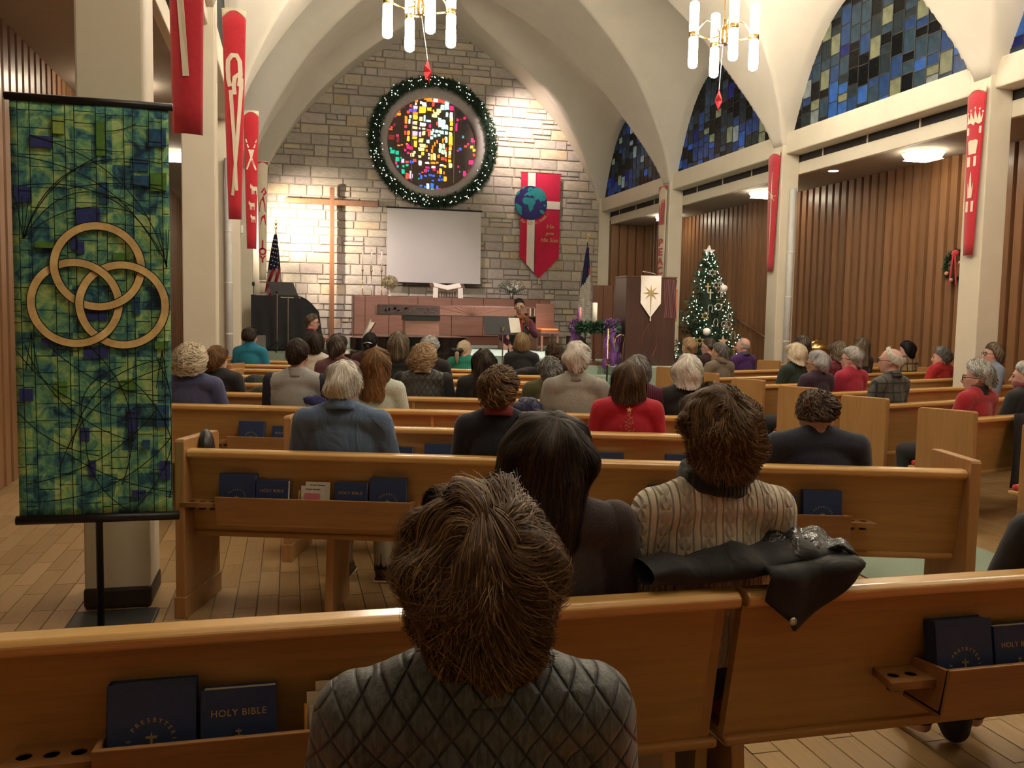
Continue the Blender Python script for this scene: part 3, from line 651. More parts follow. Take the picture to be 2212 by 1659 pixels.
MB().prism([bx(.1, 4.51, -.021), bx(.53, 4.51, -.021), bx(.53, 4.31, -.021), bx(.1, 4.31, -.021)], (0, -.004, 0)).build('white_cross_stripe', WHITEC, gb)
MB().prism([bx(.1, 4.31, -.021), bx(.53, 4.31, -.021), bx(.53, 4.292, -.021), bx(.1, 4.292, -.021)], (0, -.005, 0)).build('purple_edging', PURPLE, gb)
GX, GZ, GR = -.265, 4.44, .435
gl = MB().prism([pt(GX, GZ, GR, -2*PI*i/48, -.03) for i in range(48)], (0, -.014, 0)).build('globe', INDIGO, gb)
def land(pts):
    k = GR/220.; MB().prism([bx(GX+(x-330)*k, GZ-(y-497)*k, -.044) for x, y in pts], (0, -.006, 0)).build('continent', TEAL, gl)
land([(215, 470), (225, 440), (250, 425), (290, 432), (340, 432), (375, 445), (398, 490), (365, 530), (360, 570), (325, 615), (310, 600), (300, 560), (288, 520), (250, 518), (225, 500)])
land([(235, 400), (260, 375), (300, 350), (340, 320), (400, 292), (460, 305), (510, 350), (535, 410), (530, 450), (500, 470), (485, 455), (465, 485), (450, 462), (425, 440), (405, 455), (385, 470), (365, 440), (375, 415), (350, 400), (310, 410), (280, 395), (245, 415)])
land([(278, 330), (300, 300), (330, 292), (355, 305), (340, 325), (318, 345), (295, 350)])
land([(115, 520), (135, 508), (170, 525), (205, 550), (208, 600), (205, 665), (160, 630), (130, 580)])
land([(445, 590), (470, 575), (505, 590), (520, 610), (500, 635), (470, 630)]); land([(205, 310), (230, 285), (252, 288), (245, 310), (215, 328)]); land([(130, 385), (150, 355), (178, 352), (175, 380), (150, 400), (128, 412)]); land([(500, 515), (525, 505), (535, 525), (515, 540)])
tx = 'For GOD so loved...'
for i, c in enumerate(tx):
    if c == ' ': continue
    an = math.radians(-118+92*i/(len(tx)-1)); R = GR+.085
    put('letter', text_mesh(c, .12, .003, .004, shear=.2), GOLD, gb, Matrix.Translation((GX+R*math.cos(an), -.026, GZ+R*math.sin(an))) @ Matrix.Rotation(-(an+PI/2), 4, 'Y') @ Matrix.Rotation(PI/2, 4, 'X') @ Matrix.Translation((0, -.03, 0)))
for tx, x, z, s in (('He', .27, 3.80, .17), ('gave', .26, 3.645, .12), ('His Son', .25, 3.46, .15)):
    put('lettering', text_mesh(tx, s, .003, .006, shear=.2), GOLD, gb, plate(x, -.026, z))
MB().tube([(-.55, -.01, 5.22), (.55, -.01, 5.22)], .014, 8).build('rod', BRASS, gb); MB().tube([(0, -.01, 2.52), (0, -.01, 2.36)], .012, 8).build('tassel', CREAMC, gb)
# ================================================================== COLUMN BANNERS
def column_banner(label, c0, c1, z0, z1, w1k, mats, top_band, art, bow):
    """c0-c1: top edge points on plan; tapers to w1k; art(put) draws appliques in (u,v)"""
    t = thing('column_banner', label, 'banner', (0, 0, 0), 0, 'tapered felt banners on the columns')
    a, b = Vector((c0[0], c0[1], 0)), Vector((c1[0], c1[1], 0)); e = b-a; n = Vector((e.y, -e.x, 0)).normalized()
    def P(u, v, off=0):
        k = 1+(w1k-1)*v; p = a+e*(.5+(u-.5)*k); return Vector((p.x, p.y, z0+(z1-z0)*v))+n*(bow*math.sin(PI*u)+off)
    def sheet(name, m, u0, u1, v0, v1, off, nu=10, nv=12):
        return MB().grid(lambda u, v: P(u0+(u1-u0)*u, v0+(v1-v0)*v, off), nu, nv).build(name, m, t, True, solid=.006)
    sheet('cloth', mats[0], 0, 1, 0, 1, 0)
    MB().grid(lambda u, v: P(u, -.001+(.004+top_band*(1-math.sin(PI*u)))*v, .006), 12, 2).build('top_hem', mats[1], t, True, solid=.004)
    MB().tube([P(u/8, -.004) for u in range(9)], .010, 6).build('rod', CREAMC, t)
    MB().tube([P(.5, -.004), P(.5, -.004)-n*.2], .008, 6).build('bracket', BLACKM, t)
    asp = e.length/(z0-z1)
    def poly(name, pts, m=None, off=.009): 
        vs = [P(.5+x, y, off) for x, y in pts]; MB().prism(vs, n*.004).build(name, m or mats[1], t)
    def stroke(name, pts, w, m=None, off=.009):
        mb = MB(); Q = [Vector((x, y)) for x, y in pts]; vs = []
        for i, q in enumerate(Q):
            d = (Q[min(i+1, len(Q)-1)]-Q[max(i-1, 0)]); d = Vector((d.x*asp, d.y)); d.normalize(); s = Vector((-d.y/asp, d.x))*w
            vs += [P(.5+q.x+s.x, q.y+s.y, off), P(.5+q.x-s.x, q.y-s.y, off)]
        k = len(Q); mb.add(vs, [(2*i, 2*i+1, 2*i+3, 2*i+2) for i in range(k-1)]); mb.build(name, m or mats[1], t, solid=.004)
    art(poly, stroke, P, n, t); return t
def art_crook(poly, stroke, P, n, t):
    hook = [(-.25, .17), (-.33, .11)]+[(.0+.30*math.cos(math.radians(a))-.03, .105-.022*math.sin(math.radians(a))*1.6) for a in range(180, -1, -20)]+[(.26, .16), (.05, .2)]
    stroke('crook', [(-.2, .37/1.0*.98), (-.28, .33), (-.3, .28), (-.28, .24), (-.1, .215), (.12, .215), (.26, .24), (.3, .30), (.25, .36)], .012)
    stroke('crook_staff', [(-.18, .38), (-.02, .62), (.14, .86)], .0115)
    stroke('crook', [(.02, .40), (-.02, .36), (.02, .32), (.18, .305), (.34, .325), (.34, .37)], .012)
    stroke('crook_staff', [(.34, .36), (.16, .62), (-.16, .885)], .0115)
def art_sash(poly, stroke, P, n, t): stroke('sash', [(-.36, .30), (-.2, .62), (-.02, .855)], .010)
def sheep(poly, x, y, s, flip=1):
    pts = [(-.5, -.2), (-.42, -.5), (-.35, -.35), (-.25, -.35), (-.1, -.2), (.45, -.22), (.5, .0), (.48, .5), (.38, .5), (.36, .15), (.1, .15), (.08, .5), (-.02, .5), (-.05, .15), (-.15, .15), (-.17, .5), (-.28, .5), (-.28, .0), (-.45, -.02)]
    poly('sheep', [(x+flip*a*s, y+b*s*.13) for a, b in pts])
def art_manger(poly, stroke, P, n, t):
    poly('manger', [(-.42, .2), (.42, .2), (.36, .225), (-.36, .225)]); poly('manger', [(-.33, .237), (.33, .237), (.27, .262), (-.27, .262)]); poly('manger', [(-.23, .275), (.23, .275), (.05, .34), (-.05, .34)])
    stroke('manger_leg', [(-.05, .32), (.36, .42)], .007); stroke('manger_leg', [(.05, .32), (-.36, .42)], .007)
    sheep(poly, .2, .56, .62); sheep(poly, .02, .68, .55); sheep(poly, .14, .775, .48)
def art_joy(poly, stroke, P, n, t):
    poly('bell', [(-.3, .34), (.1, .28), (.3, .36), (.36, .42), (-.4, .42)]); poly('bell', [(-.1, .46), (.3, .44), (.42, .53), (-.3, .53)]); stroke('bow', [(-.1, .26), (.2, .22), (.35, .26), (.1, .28)], .008)
    for c, v in (('J', .70), ('O', .765), ('Y', .83)):
        put('letter', text_mesh(c, .19, .003, .03), REDC, t, Matrix.Translation(P(.5, v+.02, .012)) @ Matrix.Rotation(math.atan2(n.y, n.x)+PI/2, 4, 'Z') @ Matrix.Rotation(PI/2, 4, 'X'))
def art_peace(poly, stroke, P, n, t):
    for x, h in ((-.28, .16), (0, .12), (.26, .12)):
        stroke('candle', [(x, h+.03), (x*.85, .36)], .0, REDC) if 0 else poly('candle', [(x-.1, h+.035), (x+.1, h+.035), (x*.9+.1, .36), (x*.9-.1, .36)], REDC)
        poly('flame', [(x-.07, h+.03), (x, h), (x+.07, h+.03)], REDC)
    for i, c in enumerate('PEACE'):
        put('letter', text_mesh(c, .225, .003, .03), REDC, t, Matrix.Translation(P(.5, .56+.088*i, .014)) @ Matrix.Rotation(math.atan2(n.y, n.x)+PI/2, 4, 'Z') @ Matrix.Rotation(PI/2, 4, 'X') @ Matrix.Scale(1.95, 4, (1, 0, 0)))
def art_star(poly, stroke, P, n, t):
    poly('star_ray', [(-.05, .36), (0, .155), (.05, .36), (.035, .38), (0, .86), (-.035, .38)]); poly('star_ray', [(-.45, .362), (0, .352), (.45, .362), (0, .372)])
    for a in (-1, 1): poly('star_ray', [(-.3, .362-a*.045), (.03, .357), (.3, .362+a*.045), (-.03, .367)])
def art_crowns(poly, stroke, P, n, t):
    pk = [(-.42, .2), (-.38, .145), (-.25, .18), (-.2, .13), (0, .18), (.05, .12), (.2, .18), (.28, .13), (.36, .18), (.44, .15), (.42, .2), (.28, .21), (.1, .195), (0, .212), (-.2, .195)]
    poly('crown', pk); poly('crown', [(-.42, .22), (.42, .225), (.42, .265), (-.42, .265)])
    for x, y in ((-.38, .135), (-.2, .12), (.05, .11), (.28, .12), (.44, .14)): poly('crown_pearl', [(x+.04*math.cos(a), y+.008*math.sin(a)) for a in np.linspace(0, 2*PI, 7)[:-1]])
    poly('crown', [(-.3, .31), (-.2, .3), (.2, .3), (.3, .31), (.24, .385), (-.24, .385)]); poly('crown', [(-.33, .4), (.28, .4), (.28, .46), (-.33, .46)])
    poly('crown', [(-.04, .52), (0, .49), (.04, .52), (.1, .6), (.2, .56), (.15, .65), (-.15, .65), (-.2, .56), (-.1, .6)]); poly('crown', [(-.3, .67), (.3, .67), (.3, .735), (-.3, .735)])
column_banner('red felt banner with a plain sash, beside the green banner stand', (-.62, 5.02), (-.42, 5.02), 4.50, 2.48, .72, (REDC, CREAMC), .05, art_sash, .03)
column_banner('red felt banner with two crossed shepherd crooks', (-.65, 9.45), (-.42, 9.45), 4.52, 2.47, .52, (REDC, CREAMC), .035, art_crook, .03)
column_banner('red felt banner with a manger and three sheep', (-.66, 13.90), (-.445, 13.90), 4.48, 2.47, .6, (REDC, CREAMC), .03, art_manger, .03)
column_banner('cream felt banner with red bells and the word JOY', (-.62, 18.35), (-.42, 18.35), 4.46, 2.15, .6, (CREAMC, REDC), .02, art_joy, .03)
column_banner('cream felt banner with three red candles and the word PEACE', (7.93, 18.42), (7.93, 17.98), 4.42, 2.1, .62, (CREAMC, REDC), .05, art_peace, .015)
column_banner('red felt banner with one long eight-pointed star', (7.93, 13.80), (7.93, 13.43), 4.35, 2.38, .5, (REDC, CREAMC), .03, art_star, .02)
column_banner('red felt banner with three royal crowns', (7.93, 9.22), (7.93, 8.92), 4.33, 2.38, .5, (REDC, CREAMC), .03, art_crowns, .02)
# pipes on two columns
for x, y, l in ((XR+.19, RCOL[1]-.06, 'pale grey pipe on the column of the star banner'), (XL-.16, LCOL[1]-.06, 'pale grey pipe on the column behind the crook banner')):
    t = thing('wall_pipe', l, 'pipe', (x, y, 0)); MB().tube([(0, 0, .02), (0, 0, 3.75)], .055, 14).build('pipe', GREYPIPE, t, True)
    for z in (1.2, 1.95, 2.7): MB().lathe([(.058, -.012), (.06, 0), (.058, .012)], (0, 0, z), 14).build('collar', WHITEP, t)
# hanging paper stars
def hang_star(x, y, z, hub, rz, label):
    t = thing('hanging_star', label, 'star ornament', (x, y, z), 0, 'red stars under the chandeliers')
    mb = MB(); S_ = [(p[0]*.155, p[1]*.155) for p in star_pts(5, 1, .42)]
    vs = [(a, 0, b) for a, b in S_]+[(0, -.05, 0), (0, .05, 0)]
    mb.add(vs, [(i, (i+1) % 10, 10) for i in range(10)]+[((i+1) % 10, i, 11) for i in range(10)]); mb.build('star', flat('red_tin', (.55, .02, .03), .4), t, rz=rz)
    MB().tube([(0, 0, .15), (hub[0]-x, hub[1]-y, hub[2]-z)], .004, 6).build('cord', WHITEP, t)
hang_star(1.70, 11.42, 4.62, (1.62, 11.46, 5.33), math.radians(65), 'red folded star hanging before the lit wreath')
hang_star(5.67, 11.25, 4.52, (5.73, 11.30, 5.31), math.radians(62), 'red folded star hanging before the blue window')
# ================================================================== CHANCEL FURNITURE
AY = 21.1
al = thing('altar_cabinet', 'long reddish wooden altar cabinet along the stone wall', 'cabinet', (0, AY, ZCH))
xs = [1.46, 1.72, 2.28, 2.97, 3.79, 4.57, 5.35, 5.98, 6.25]
for i in range(len(xs)-1): MB().bb((xs[i]+.006, -.02, .22), (xs[i+1]-.006, .02, 1.13)).build('panel', REDWOOD, al, bevel=.004)
MB().bb((1.44, .02, .0), (6.27, .5, 1.14)).build('body', WALNUT, al); MB().bb((1.46, -.01, 0), (6.25, .02, .2)).build('plinth', WALNUT, al)
for i, x in enumerate((1.68, 1.89, 2.13)):
    t = thing('candlestick', 'tall brass candlestick with white candle, %s of the three' % ('nearest the cross', 'middle', 'nearest the white screen')[i], 'candlestick', (x, AY+.25, ZCH+1.14), 0, 'three tall candlesticks on the altar cabinet')
    MB().lathe([(.07, 0), (.06, .015), (.012, .03), (.010, .56), (.016, .57), (.03, .6), (.034, .61)], n=14).build('stand', BRASS, t, True)
    MB().lathe([(.018, .61), (.018, 1.06), (.004, 1.075)], n=10).build('candle', PAPER, t, True); MB().tube([(0, 0, 1.07), (0, 0, 1.1)], .006, 6).build('wick', BLACK, t)
DRY = flat('dried_hydrangea', (.44, .38, .22), .9, var=.3, sc=60); POT = flat('white_urn', (.65, .58, .5), .4)
t = thing('flower_urn', 'white urn of dried cream hydrangeas on the altar cabinet', 'flowers', (2.32, AY+.2, ZCH+1.14)); rf = random.Random(4)
MB().lathe([(.05, 0), (.05, .02), (.025, .06), (.06, .13), (.075, .19), (.085, .2)], n=16).build('urn', POT, t, True)
b = MB()
for i in range(420):
    v = Vector((rf.gauss(0, 1), rf.gauss(0, 1), rf.gauss(0, 1))).normalized(); c = Vector((v.x*.18, v.y*.16, .33+v.z*.15)); needles(b, c, 3, .035, rf, v, 1, .012)
b.ball((0, 0, .33), (.15, .13, .12)); tag(b.build('blossoms', DRY, t), kind='stuff')
t = thing('poinsettia_vase', 'silver vase of evergreen sprigs and white flowers on the altar cabinet', 'flowers', (5.33, AY+.2, ZCH+1.14))
MB().lathe([(.04, 0), (.05, .03), (.045, .09), (.055, .11)], n=14).build('vase', CHROME, t, True)
b = MB()
for i in range(46):
    v = Vector((rf.gauss(0, 1), rf.gauss(0, .6), rf.uniform(.1, 1.6))).normalized(); 
    for k in range(7): needles(b, Vector((0, 0, .12))+v*(.06+.05*k), 5, .05, rf, v, .9, .006)
b.build('sprigs', [flat('grey_green_sprig', (.09, .15, .11), .8, var=.3)], t)
for i in range(9):
    an = rf.uniform(-.4, PI+.4); c = Vector((.15*math.cos(an)*rf.uniform(.3, 1), -.12, .27+.12*math.sin(an)*rf.uniform(.2, 1)))
    MB().prism([c+Vector((x*.05, 0, z*.05)) for x, z in star_pts(5, 1, .35)], (0, -.008, 0)).build('white_flower', WHITEP, t)
t = thing('bible_stand', 'open bible on a carved stand with white ribbon markers', 'book stand', (3.7, AY+.15, ZCH+1.14))
for k in range(7): MB().bb((-.2+.066*k-.012, -.02, 0), (-.2+.066*k+.012, .02, .12+.03*abs(k-3)/3)).build('spindle', WALNUT, t)
for s in (-1, 1):
    MB().prism([(0, -.12, .14), (0, .12, .24), (s*.42, .12, .32), (s*.42, -.12, .21)], (0, 0, .03)).build('stand_wing', WALNUT, t)
    MB().prism([(0, -.1, .18), (0, .1, .28), (s*.33, .1, .34), (s*.33, -.1, .25)], (0, 0, .02)).build('open_pages', PAPER, t)
    MB().prism([(s*.24, -.125, .22), (s*.36, -.125, .24), (s*.37, -.14, -.06), (s*.31, -.14, -.14), (s*.25, -.14, -.06)], (0, -.006, 0)).build('white_ribbon', WHITEC, t)
# communion table
TY = 18.4
t = thing('communion_table', 'long carved dark communion table on stout pedestals', 'table', (0, TY, ZCH))
MB().bb((1.75, -.02, .70), (5.42, .55, .93)).build('top', WALNUT, t, bevel=.02)
MB().bb((1.80, -.05, .72), (3.05, -.02, .91)).build('vine_frieze', flat('dark_carving', (.075, .05, .048), .35), t); MB().bb((3.05, -.045, .72), (5.4, -.02, .91)).build('ray_frieze', REDWOOD, t)
cv = MB(); rc = random.Random(8)
for i in range(26):
    x = 1.9+rc.random()*1.05; z = .82+rc.gauss(0, .03)
    an = rc.random()*6; cv.prism([(x+.05*math.cos(an+a)*r_, -.05, z+.032*math.sin(an+a)*r_) for a, r_ in ((0, 1.5), (1.2, .6), (PI, 1), (4.6, .6))], (0, -.014, 0))
tag(cv.build('carved_leaves', flat('dark_carving_high', (.11, .075, .07), .3), t), kind='stuff')
MB().tube([(1.85, -.055, .75), (2.2, -.055, .80), (2.6, -.055, .86), (3.0, -.055, .88)], .008, 6).build('carved_stem', WALNUT, t)
for k in range(16):
    an = math.radians(12+156*k/15); MB().tube([(3.75+.03*math.cos(an), -.046, .73), (3.75+min(1.5, .17/max(.1, math.sin(an)))*math.cos(an), -.046, .73+min(.165, .9*math.sin(an)))], .004, 5).build('carved_ray', WALNUT, t)
for x0, x1 in ((2.33, 3.05), (4.42, 5.2)):
    MB().bb((x0, .05, 0), (x1, .45, .60)).build('pedestal', REDWOOD, t, bevel=.01); MB().bb((x0-.02, .03, .60), (x1+.02, .47, .70)).build('pedestal_neck', BLACK, t)
ckr = MB()
for k in range(9): MB().bb((4.95+.05*k, -.055, .735), (4.97+.05*k, -.044, .90)).build('wheat_stalk', CREAMC if k % 2 else WALNUT, t)
ch_ = thing('chancel_chair', 'wooden chancel chair with orange seat cushion behind the violinist', 'chair', (5.27, 17.9, ZCH))
MB().bb((-.2, -.22, .38), (.2, .22, .43)).build('seat', REDWOOD, ch_); MB().bb((-.19, -.2, .43), (.19, .2, .48)).build('cushion', flat('orange_cushion', (.75, .2, .04), .8), ch_, bevel=.02); MB().bb((-.2, .2, .43), (.2, .24, 1.0)).build('backrest', REDWOOD, ch_)
for x in (-.17, .17):
    for y in (-.18, .18): MB().bb((x-.02, y-.02, 0), (x+.02, y+.02, .38)).build('leg', REDWOOD, ch_)
# flags
FR, FW, FB = flat('flag_red', (.45, .02, .04), .8), flat('flag_white', (.70, .66, .60), .8), flat('flag_blue', (.02, .025, .09), .8)
def flag(label, x, y, zt, usa):
    t = thing('flag', label, 'flag', (x, y, ZCH)); h = zt-ZCH
    MB().lathe([(.17, 0), (.16, .03), (.05, .06), (.02, .1)], n=20).build('base', BRASS, t, True); MB().tube([(0, 0, .05), (.0, 0, h-.2)], .016, 10).build('pole', WALNUT_V if not usa else BRASS, t, True)
    top = h-.32; Lh = top-(.48 if not usa else .9)
    def P(u, v):
        w = (.05+.34*v**.8); fold = math.sin(u*PI*5)*.05*(.3+v); return Vector((w*(u-.62)*(1.15 if usa else 1), -.03+fold-.05*math.sin(PI*u), top-Lh*v-(.20*u if v > .0 else 0)*v))
    mb = MB(); nu, nv = 30, 40
    for j in range(nv):
        for i in range(nu):
            u, v = (i+.5)/nu, (j+.5)/nv
            mb.mi = ((2 if (v < .52-.1*u) else (0 if int((v*7+u*5)) % 2 else 1)) if usa else (2 if v+.25*u < .50 else 1))
            mb.add([P(i/nu, j/nv), P((i+1)/nu, j/nv), P((i+1)/nu, (j+1)/nv), P(i/nu, (j+1)/nv)], [(0, 1, 2, 3)])
    f = mb.build('cloth', [FR, FW, FB], t, True, solid=.004)
    if usa:
        for j in range(7):
            for i in range(3):
                c = P(.2+.27*i+(.1 if j % 2 else 0), .08+.058*j); MB().prism([c+Vector((a*.022, -.045, b*.022)) for a, b in star_pts(5, 1, .4)], (0, -.003, 0)).build('star', FW, f)
        MB().ball((0, 0, h-.17), .03).build('ball', BRASS, t, True)
        e = MB(); e.ball((0, 0, h-.07), (.03, .03, .06)).ball((0, -.02, h-.005), .02)
        for s in (-1, 1): e.prism([(0, 0, h-.06), (s*.07, 0, h+.02), (s*.17, 0, h+.0), (s*.13, 0, h-.025), (s*.08, 0, h-.05)], (0, -.012, 0))
        e.build('eagle', BRASS, t)
    else:
        m = MB().bb((-.012, -.008, h-.16), (.012, .008, h)); m.bb((-.055, -.008, h-.07), (.055, .008, h-.045)); m.build('cross_finial', BRASS, t)
        MB().bb((.0, -.115, top-.62), (.03, -.10, top-.48)).build('red_cross', FR, f)
flag('furled american flag on a brass pole with eagle finial', -.30, 20.8, 3.58, True)
flag('furled white christian flag with blue canton and cross finial', 6.66, 19.5, 3.45, False)
# black draped console and music desk
DRAPE = flat('black_drape', (.012, .012, .015), .8, var=.3, sc=6)
t = thing('draped_console', 'keyboard console under a black cloth beside the column', 'keyboard', (0, 17.2, ZCH))
def DP(u, v):
    x = -.70+1.24*u; zt = 1.03 if u < .68 else 1.03-.30*((u-.68)/.32)**1.2+.05*math.sin((u-.68)/.32*PI); dx = (.10*v if u > .9 else 0)
    return Vector((x+dx, -.02-.06*v+.02*math.sin(u*31)*v, zt*(1-v)+.02*v))
mb = MB().grid(DP, 40, 12); mb.grid(lambda u, v: DP(u, 0)+Vector((0, .55*v, 0)), 40, 2); mb.grid(lambda u, v: Vector((.54+.1*v, .55*u, DP(1, 0).z*(1-v)+.02*v)), 4, 6); mb.build('cloth', DRAPE, t, True)
MB().bb((-.68, .0, .02), (.52, .52, .70)).build('console_body', BLACK, t)
t = thing('music_desk', 'black folded music desk standing on the draped console', 'music stand', (-.14, 17.25, ZCH+1.03)); MB().prism([(-.17, 0, 0), (.30, 0, 0), (.20, .08, .26), (-.28, .08, .26)], (0, .02, .0)).build('panel', BLACK, t); MB().bb((-.17, -.03, 0), (.3, .02, .015)).build('ledge', BLACK, t)
t = thing('microphone', 'gooseneck microphone beside the first column of the chancel', 'microphone', (-.66, 17.3, ZCH+1.03)); MB().tube([(0, 0, 0), (0, 0, .18)], .006, 6).build('gooseneck', BLACKM, t); MB().ball((0, 0, .21), (.028, .028, .045)).build('head', BLACK, t, True); MB().lathe([(.05, 0), (.05, .01)], n=12).build('foot', BLACKM, t)
def tripod(t, h):
    for k in range(3):
        a = k*2*PI/3+.5; MB().tube([(0, 0, .2), (.27*math.cos(a), .27*math.sin(a), 0.01)], .009, 6).build('leg', BLACKM, t)
    MB().tube([(0, 0, .05), (0, 0, h)], .011, 8).build('pole', CHROME, t)
t = thing('mic_stand', 'chrome microphone stand with boom before the black drape', 'mic stand', (-.03, 16.4, ZCH)); tripod(t, 1.0); MB().tube([(-.13, 0, .99), (.22, 0, .985)], .008, 6).build('boom', CHROME, t); MB().tube([(.1, 0, .985), (.2, 0, .985)], .016, 8).build('microphone', BLACK, t, True)
t = thing('mic_stand', 'straight thin microphone stand before the black drape', 'mic stand', (-.22, 16.45, ZCH)); tripod(t, 1.05); MB().ball((0, 0, 1.08), .025).build('microphone', BLACK, t, True)
t = thing('floor_speaker', 'small grey monitor speaker below the black drape', 'speaker', (-.5, 16.6, ZCH)); MB().prism([(-.12, -.1, 0), (-.12, .12, 0), (-.12, .12, .3), (-.12, -.02, .3)], (.2, 0, 0)).build('cabinet', flat('grey_speaker', (.12, .12, .11), .7), t, bevel=.02)
t = thing('floor_monitor', 'black wedge monitor speaker by the stone wall', 'speaker', (6.4, 19.2, ZCH)); MB().prism([(-.25, -.15, 0), (.25, -.15, 0), (.05, -.15, .3), (-.25, -.15, .3)], (0, .3, 0)).build('cabinet', BLACK, t, bevel=.01)
# grand piano
t = thing('grand_piano', 'black lacquered grand piano with closed lid', 'piano', (.93, 14.3, .13)); t.scale = (1.06, 1.05, 1.13)
out = [(0, -.72), (0, .72), (.35, .74), (.9, .70), (1.25, .52), (1.5, .30), (1.68, -.05), (1.72, -.40), (1.62, -.64), (1.4, -.73)]
def smooth_loop(ps, k=3):
    for _ in range(k): ps = [q for i in range(len(ps)) for q in ((.75*ps[i][0]+.25*ps[(i+1) % len(ps)][0], .75*ps[i][1]+.25*ps[(i+1) % len(ps)][1]), (.25*ps[i][0]+.75*ps[(i+1) % len(ps)][0], .25*ps[i][1]+.75*ps[(i+1) % len(ps)][1]))]
    return ps
so = smooth_loop(out)
MB().prism([(a, b, .60) for a, b in reversed(so)], (0, 0, .31)).build('case', LACQ, t); MB().prism([(a*1.012+.0, b*1.012, .915) for a, b in reversed(so) if a > .3], (0, 0, .022)).build('lid', LACQ, t)
MB().bb((-.22, -.70, .60), (.06, .70, .70)).build('key_bed', LACQ, t); MB().bb((-.2, -.62, .70), (-.06, .62, .72)).build('keyboard', PAPER, t)
MB().prism([(.22, -.35, .92), (.22, .35, .92), (.34, .35, 1.12), (.34, -.35, 1.12)], (.015, 0, 0)).build('music_rack', LACQ, t); MB().prism([(.21, -.15, .94), (.21, .1, .94), (.31, .1, 1.16), (.31, -.15, 1.16)], (-.006, 0, .0)).build('sheet_music', PAPER, t)
for x, y in ((.12, -.6), (.12, .6), (1.35, -.2)): MB().lathe([(.055, 0), (.035, .05), (.05, .45), (.07, .6)], (x, y, 0), 12).build('leg', LACQ, t, True)
t = thing('piano_bench', 'black padded bench under the pianist', 'bench', (.45, 14.3, .13)); MB().bb((-.18, -.38, .40), (.18, .38, .47)).build('seat', BLACK, t, bevel=.02)
for x in (-.14, .14):
    for y in (-.33, .33): MB().bb((x-.02, y-.02, 0), (x+.02, y+.02, .40)).build('leg', BLACK, t)
t = thing('music_stand', 'black orchestral music stand in front of the violinist', 'music stand', (3.19, 13.25, .13)); M = Matrix.Rotation(-.3, 3, 'X')
MB().prism([(-.29, 0, 1.12), (.26, 0, 1.12), (.24, .09, 1.40), (-.3, .09, 1.40)], (0, .008, 0)).build('desk', BLACK, t); MB().bb((-.29, -.05, 1.115), (.26, .01, 1.12)).build('ledge', BLACK, t); MB().prism([(.12, -.004, 1.15), (.29, -.004, 1.16), (.27, .08, 1.38), (.1, .08, 1.38)], (0, -.003, 0)).build('sheet_music', PAPER, t); MB().lathe([(.028, 1.18), (.028, 1.24)], n=10).build('knob', CHROME, t); MB().tube([(0, 0, .03), (0, .02, 1.25)], .011, 8).build('post', CHROME, t)
for k in range(3):
    a = k*2*PI/3+.6; MB().tube([(0, 0, .08), (.2*math.cos(a), .2*math.sin(a), .012)], .011, 6).build('leg', BLACKM, t)
# pulpit
PUL = wood('pulpit_wood', (.060, .030, .024), 2, rough=.3, coat=.3)
t = thing('pulpit', 'tall dark carved pulpit draped with a white star cloth', 'pulpit', (5.50, 12.95, ZCH))
MB().bb((-.42, 0, 0), (.42, .5, 1.38)).build('body', PUL, t, bevel=.01); MB().bb((-.43, -.005, 1.38), (.43, .5, 1.40)).build('top', WALNUT, t)
for k in range(9):
    x = .22+.024*k; MB().tube([(x+.012*math.sin(z*9+k*1.7), -.004, z) for z in np.linspace(.75, 1.36, 9)], .008, 5).build('carved_groove', flat('groove_sheen', (.16, .07, .07), .3), t)
for k in (-1, 1): MB().tube([(-.02+k*.13*math.sin(PI*s), -.003, .05+.62*s) for s in np.linspace(.15, 1, 8)], .006, 5).build('carved_flame', WALNUT, t)
f = MB().prism([(-.19, -.012, 1.41), (.15, -.012, 1.41), (.15, -.02, .98), (-.02, -.024, .76), (-.19, -.02, .98)], (0, -.006, 0)).build('star_cloth', WHITEC, t)
put('star', flat_shape([[(a*.13, b*(.13)) for a, b in star_pts(8, 1, .28)]], .003), GOLD, f, plate(-.02, -.026, 1.14)); MB().prism([(-.032, -.024, 1.12), (-.008, -.024, 1.12), (-.016, -.026, .80), (-.024, -.026, .80)], (0, -.005, 0)).build('star_tail', GOLD, f); MB().tube([(-.02, -.03, .76), (-.02, -.03, .70)], .01, 6).build('tassel', CREAMC, f)
MB().bb((.42, .05, .70), (.47, .45, 1.22)).build('side_shelf', wood('orange_wood', (.45, .16, .05), 2), t, bevel=.01)
MB().tube([(.15, .1, 1.4), (.08, .1, 1.45), (-.12, .1, 1.48)], .006, 6).build('gooseneck_lamp', CHROME, t)
t = thing('chancel_screen', 'dark boarded wooden screen beside the pulpit', 'screen', (0, 14.9, ZCH))
for k in range(4): MB().bb((5.22+.19*k, 0, 0), (5.22+.19*k+.183, .05, 1.31)).build('board', WALNUT_V, t, bevel=.003)
# advent wreath
PURP = flat('purple_ribbon', (.10, .015, .16), .45, var=.5, sc=30, sheen=.4)
t = thing('advent_wreath', 'advent wreath stand with purple bows, pink and white candles', 'advent wreath', (4.64, 13.15, ZCH)); ra = random.Random(2)
MB().tube([(0, 0, 0), (0, 0, .55)], .02, 8).build('pedestal', WALNUT, t); MB().lathe([(.2, 0), (.2, .03), (.03, .06)], n=16).build('foot', WALNUT, t)
b = MB()
for i in range(620):
    an = ra.random()*2*PI; c = Vector((.33*math.cos(an), .33*math.sin(an), .58+ra.gauss(0, .025))); b.mi = ra.random() < .4; needles(b, c, 6, .10, ra, Vector((math.cos(an)*.3, math.sin(an)*.3, .2)), 1, .02)
b.build('greenery', [NEEDLE, NEEDLE2], t)
MB().lathe([(.04, .6), (.04, .97), (.01, .975)], n=14).build('white_candle', PAPER, t, True)
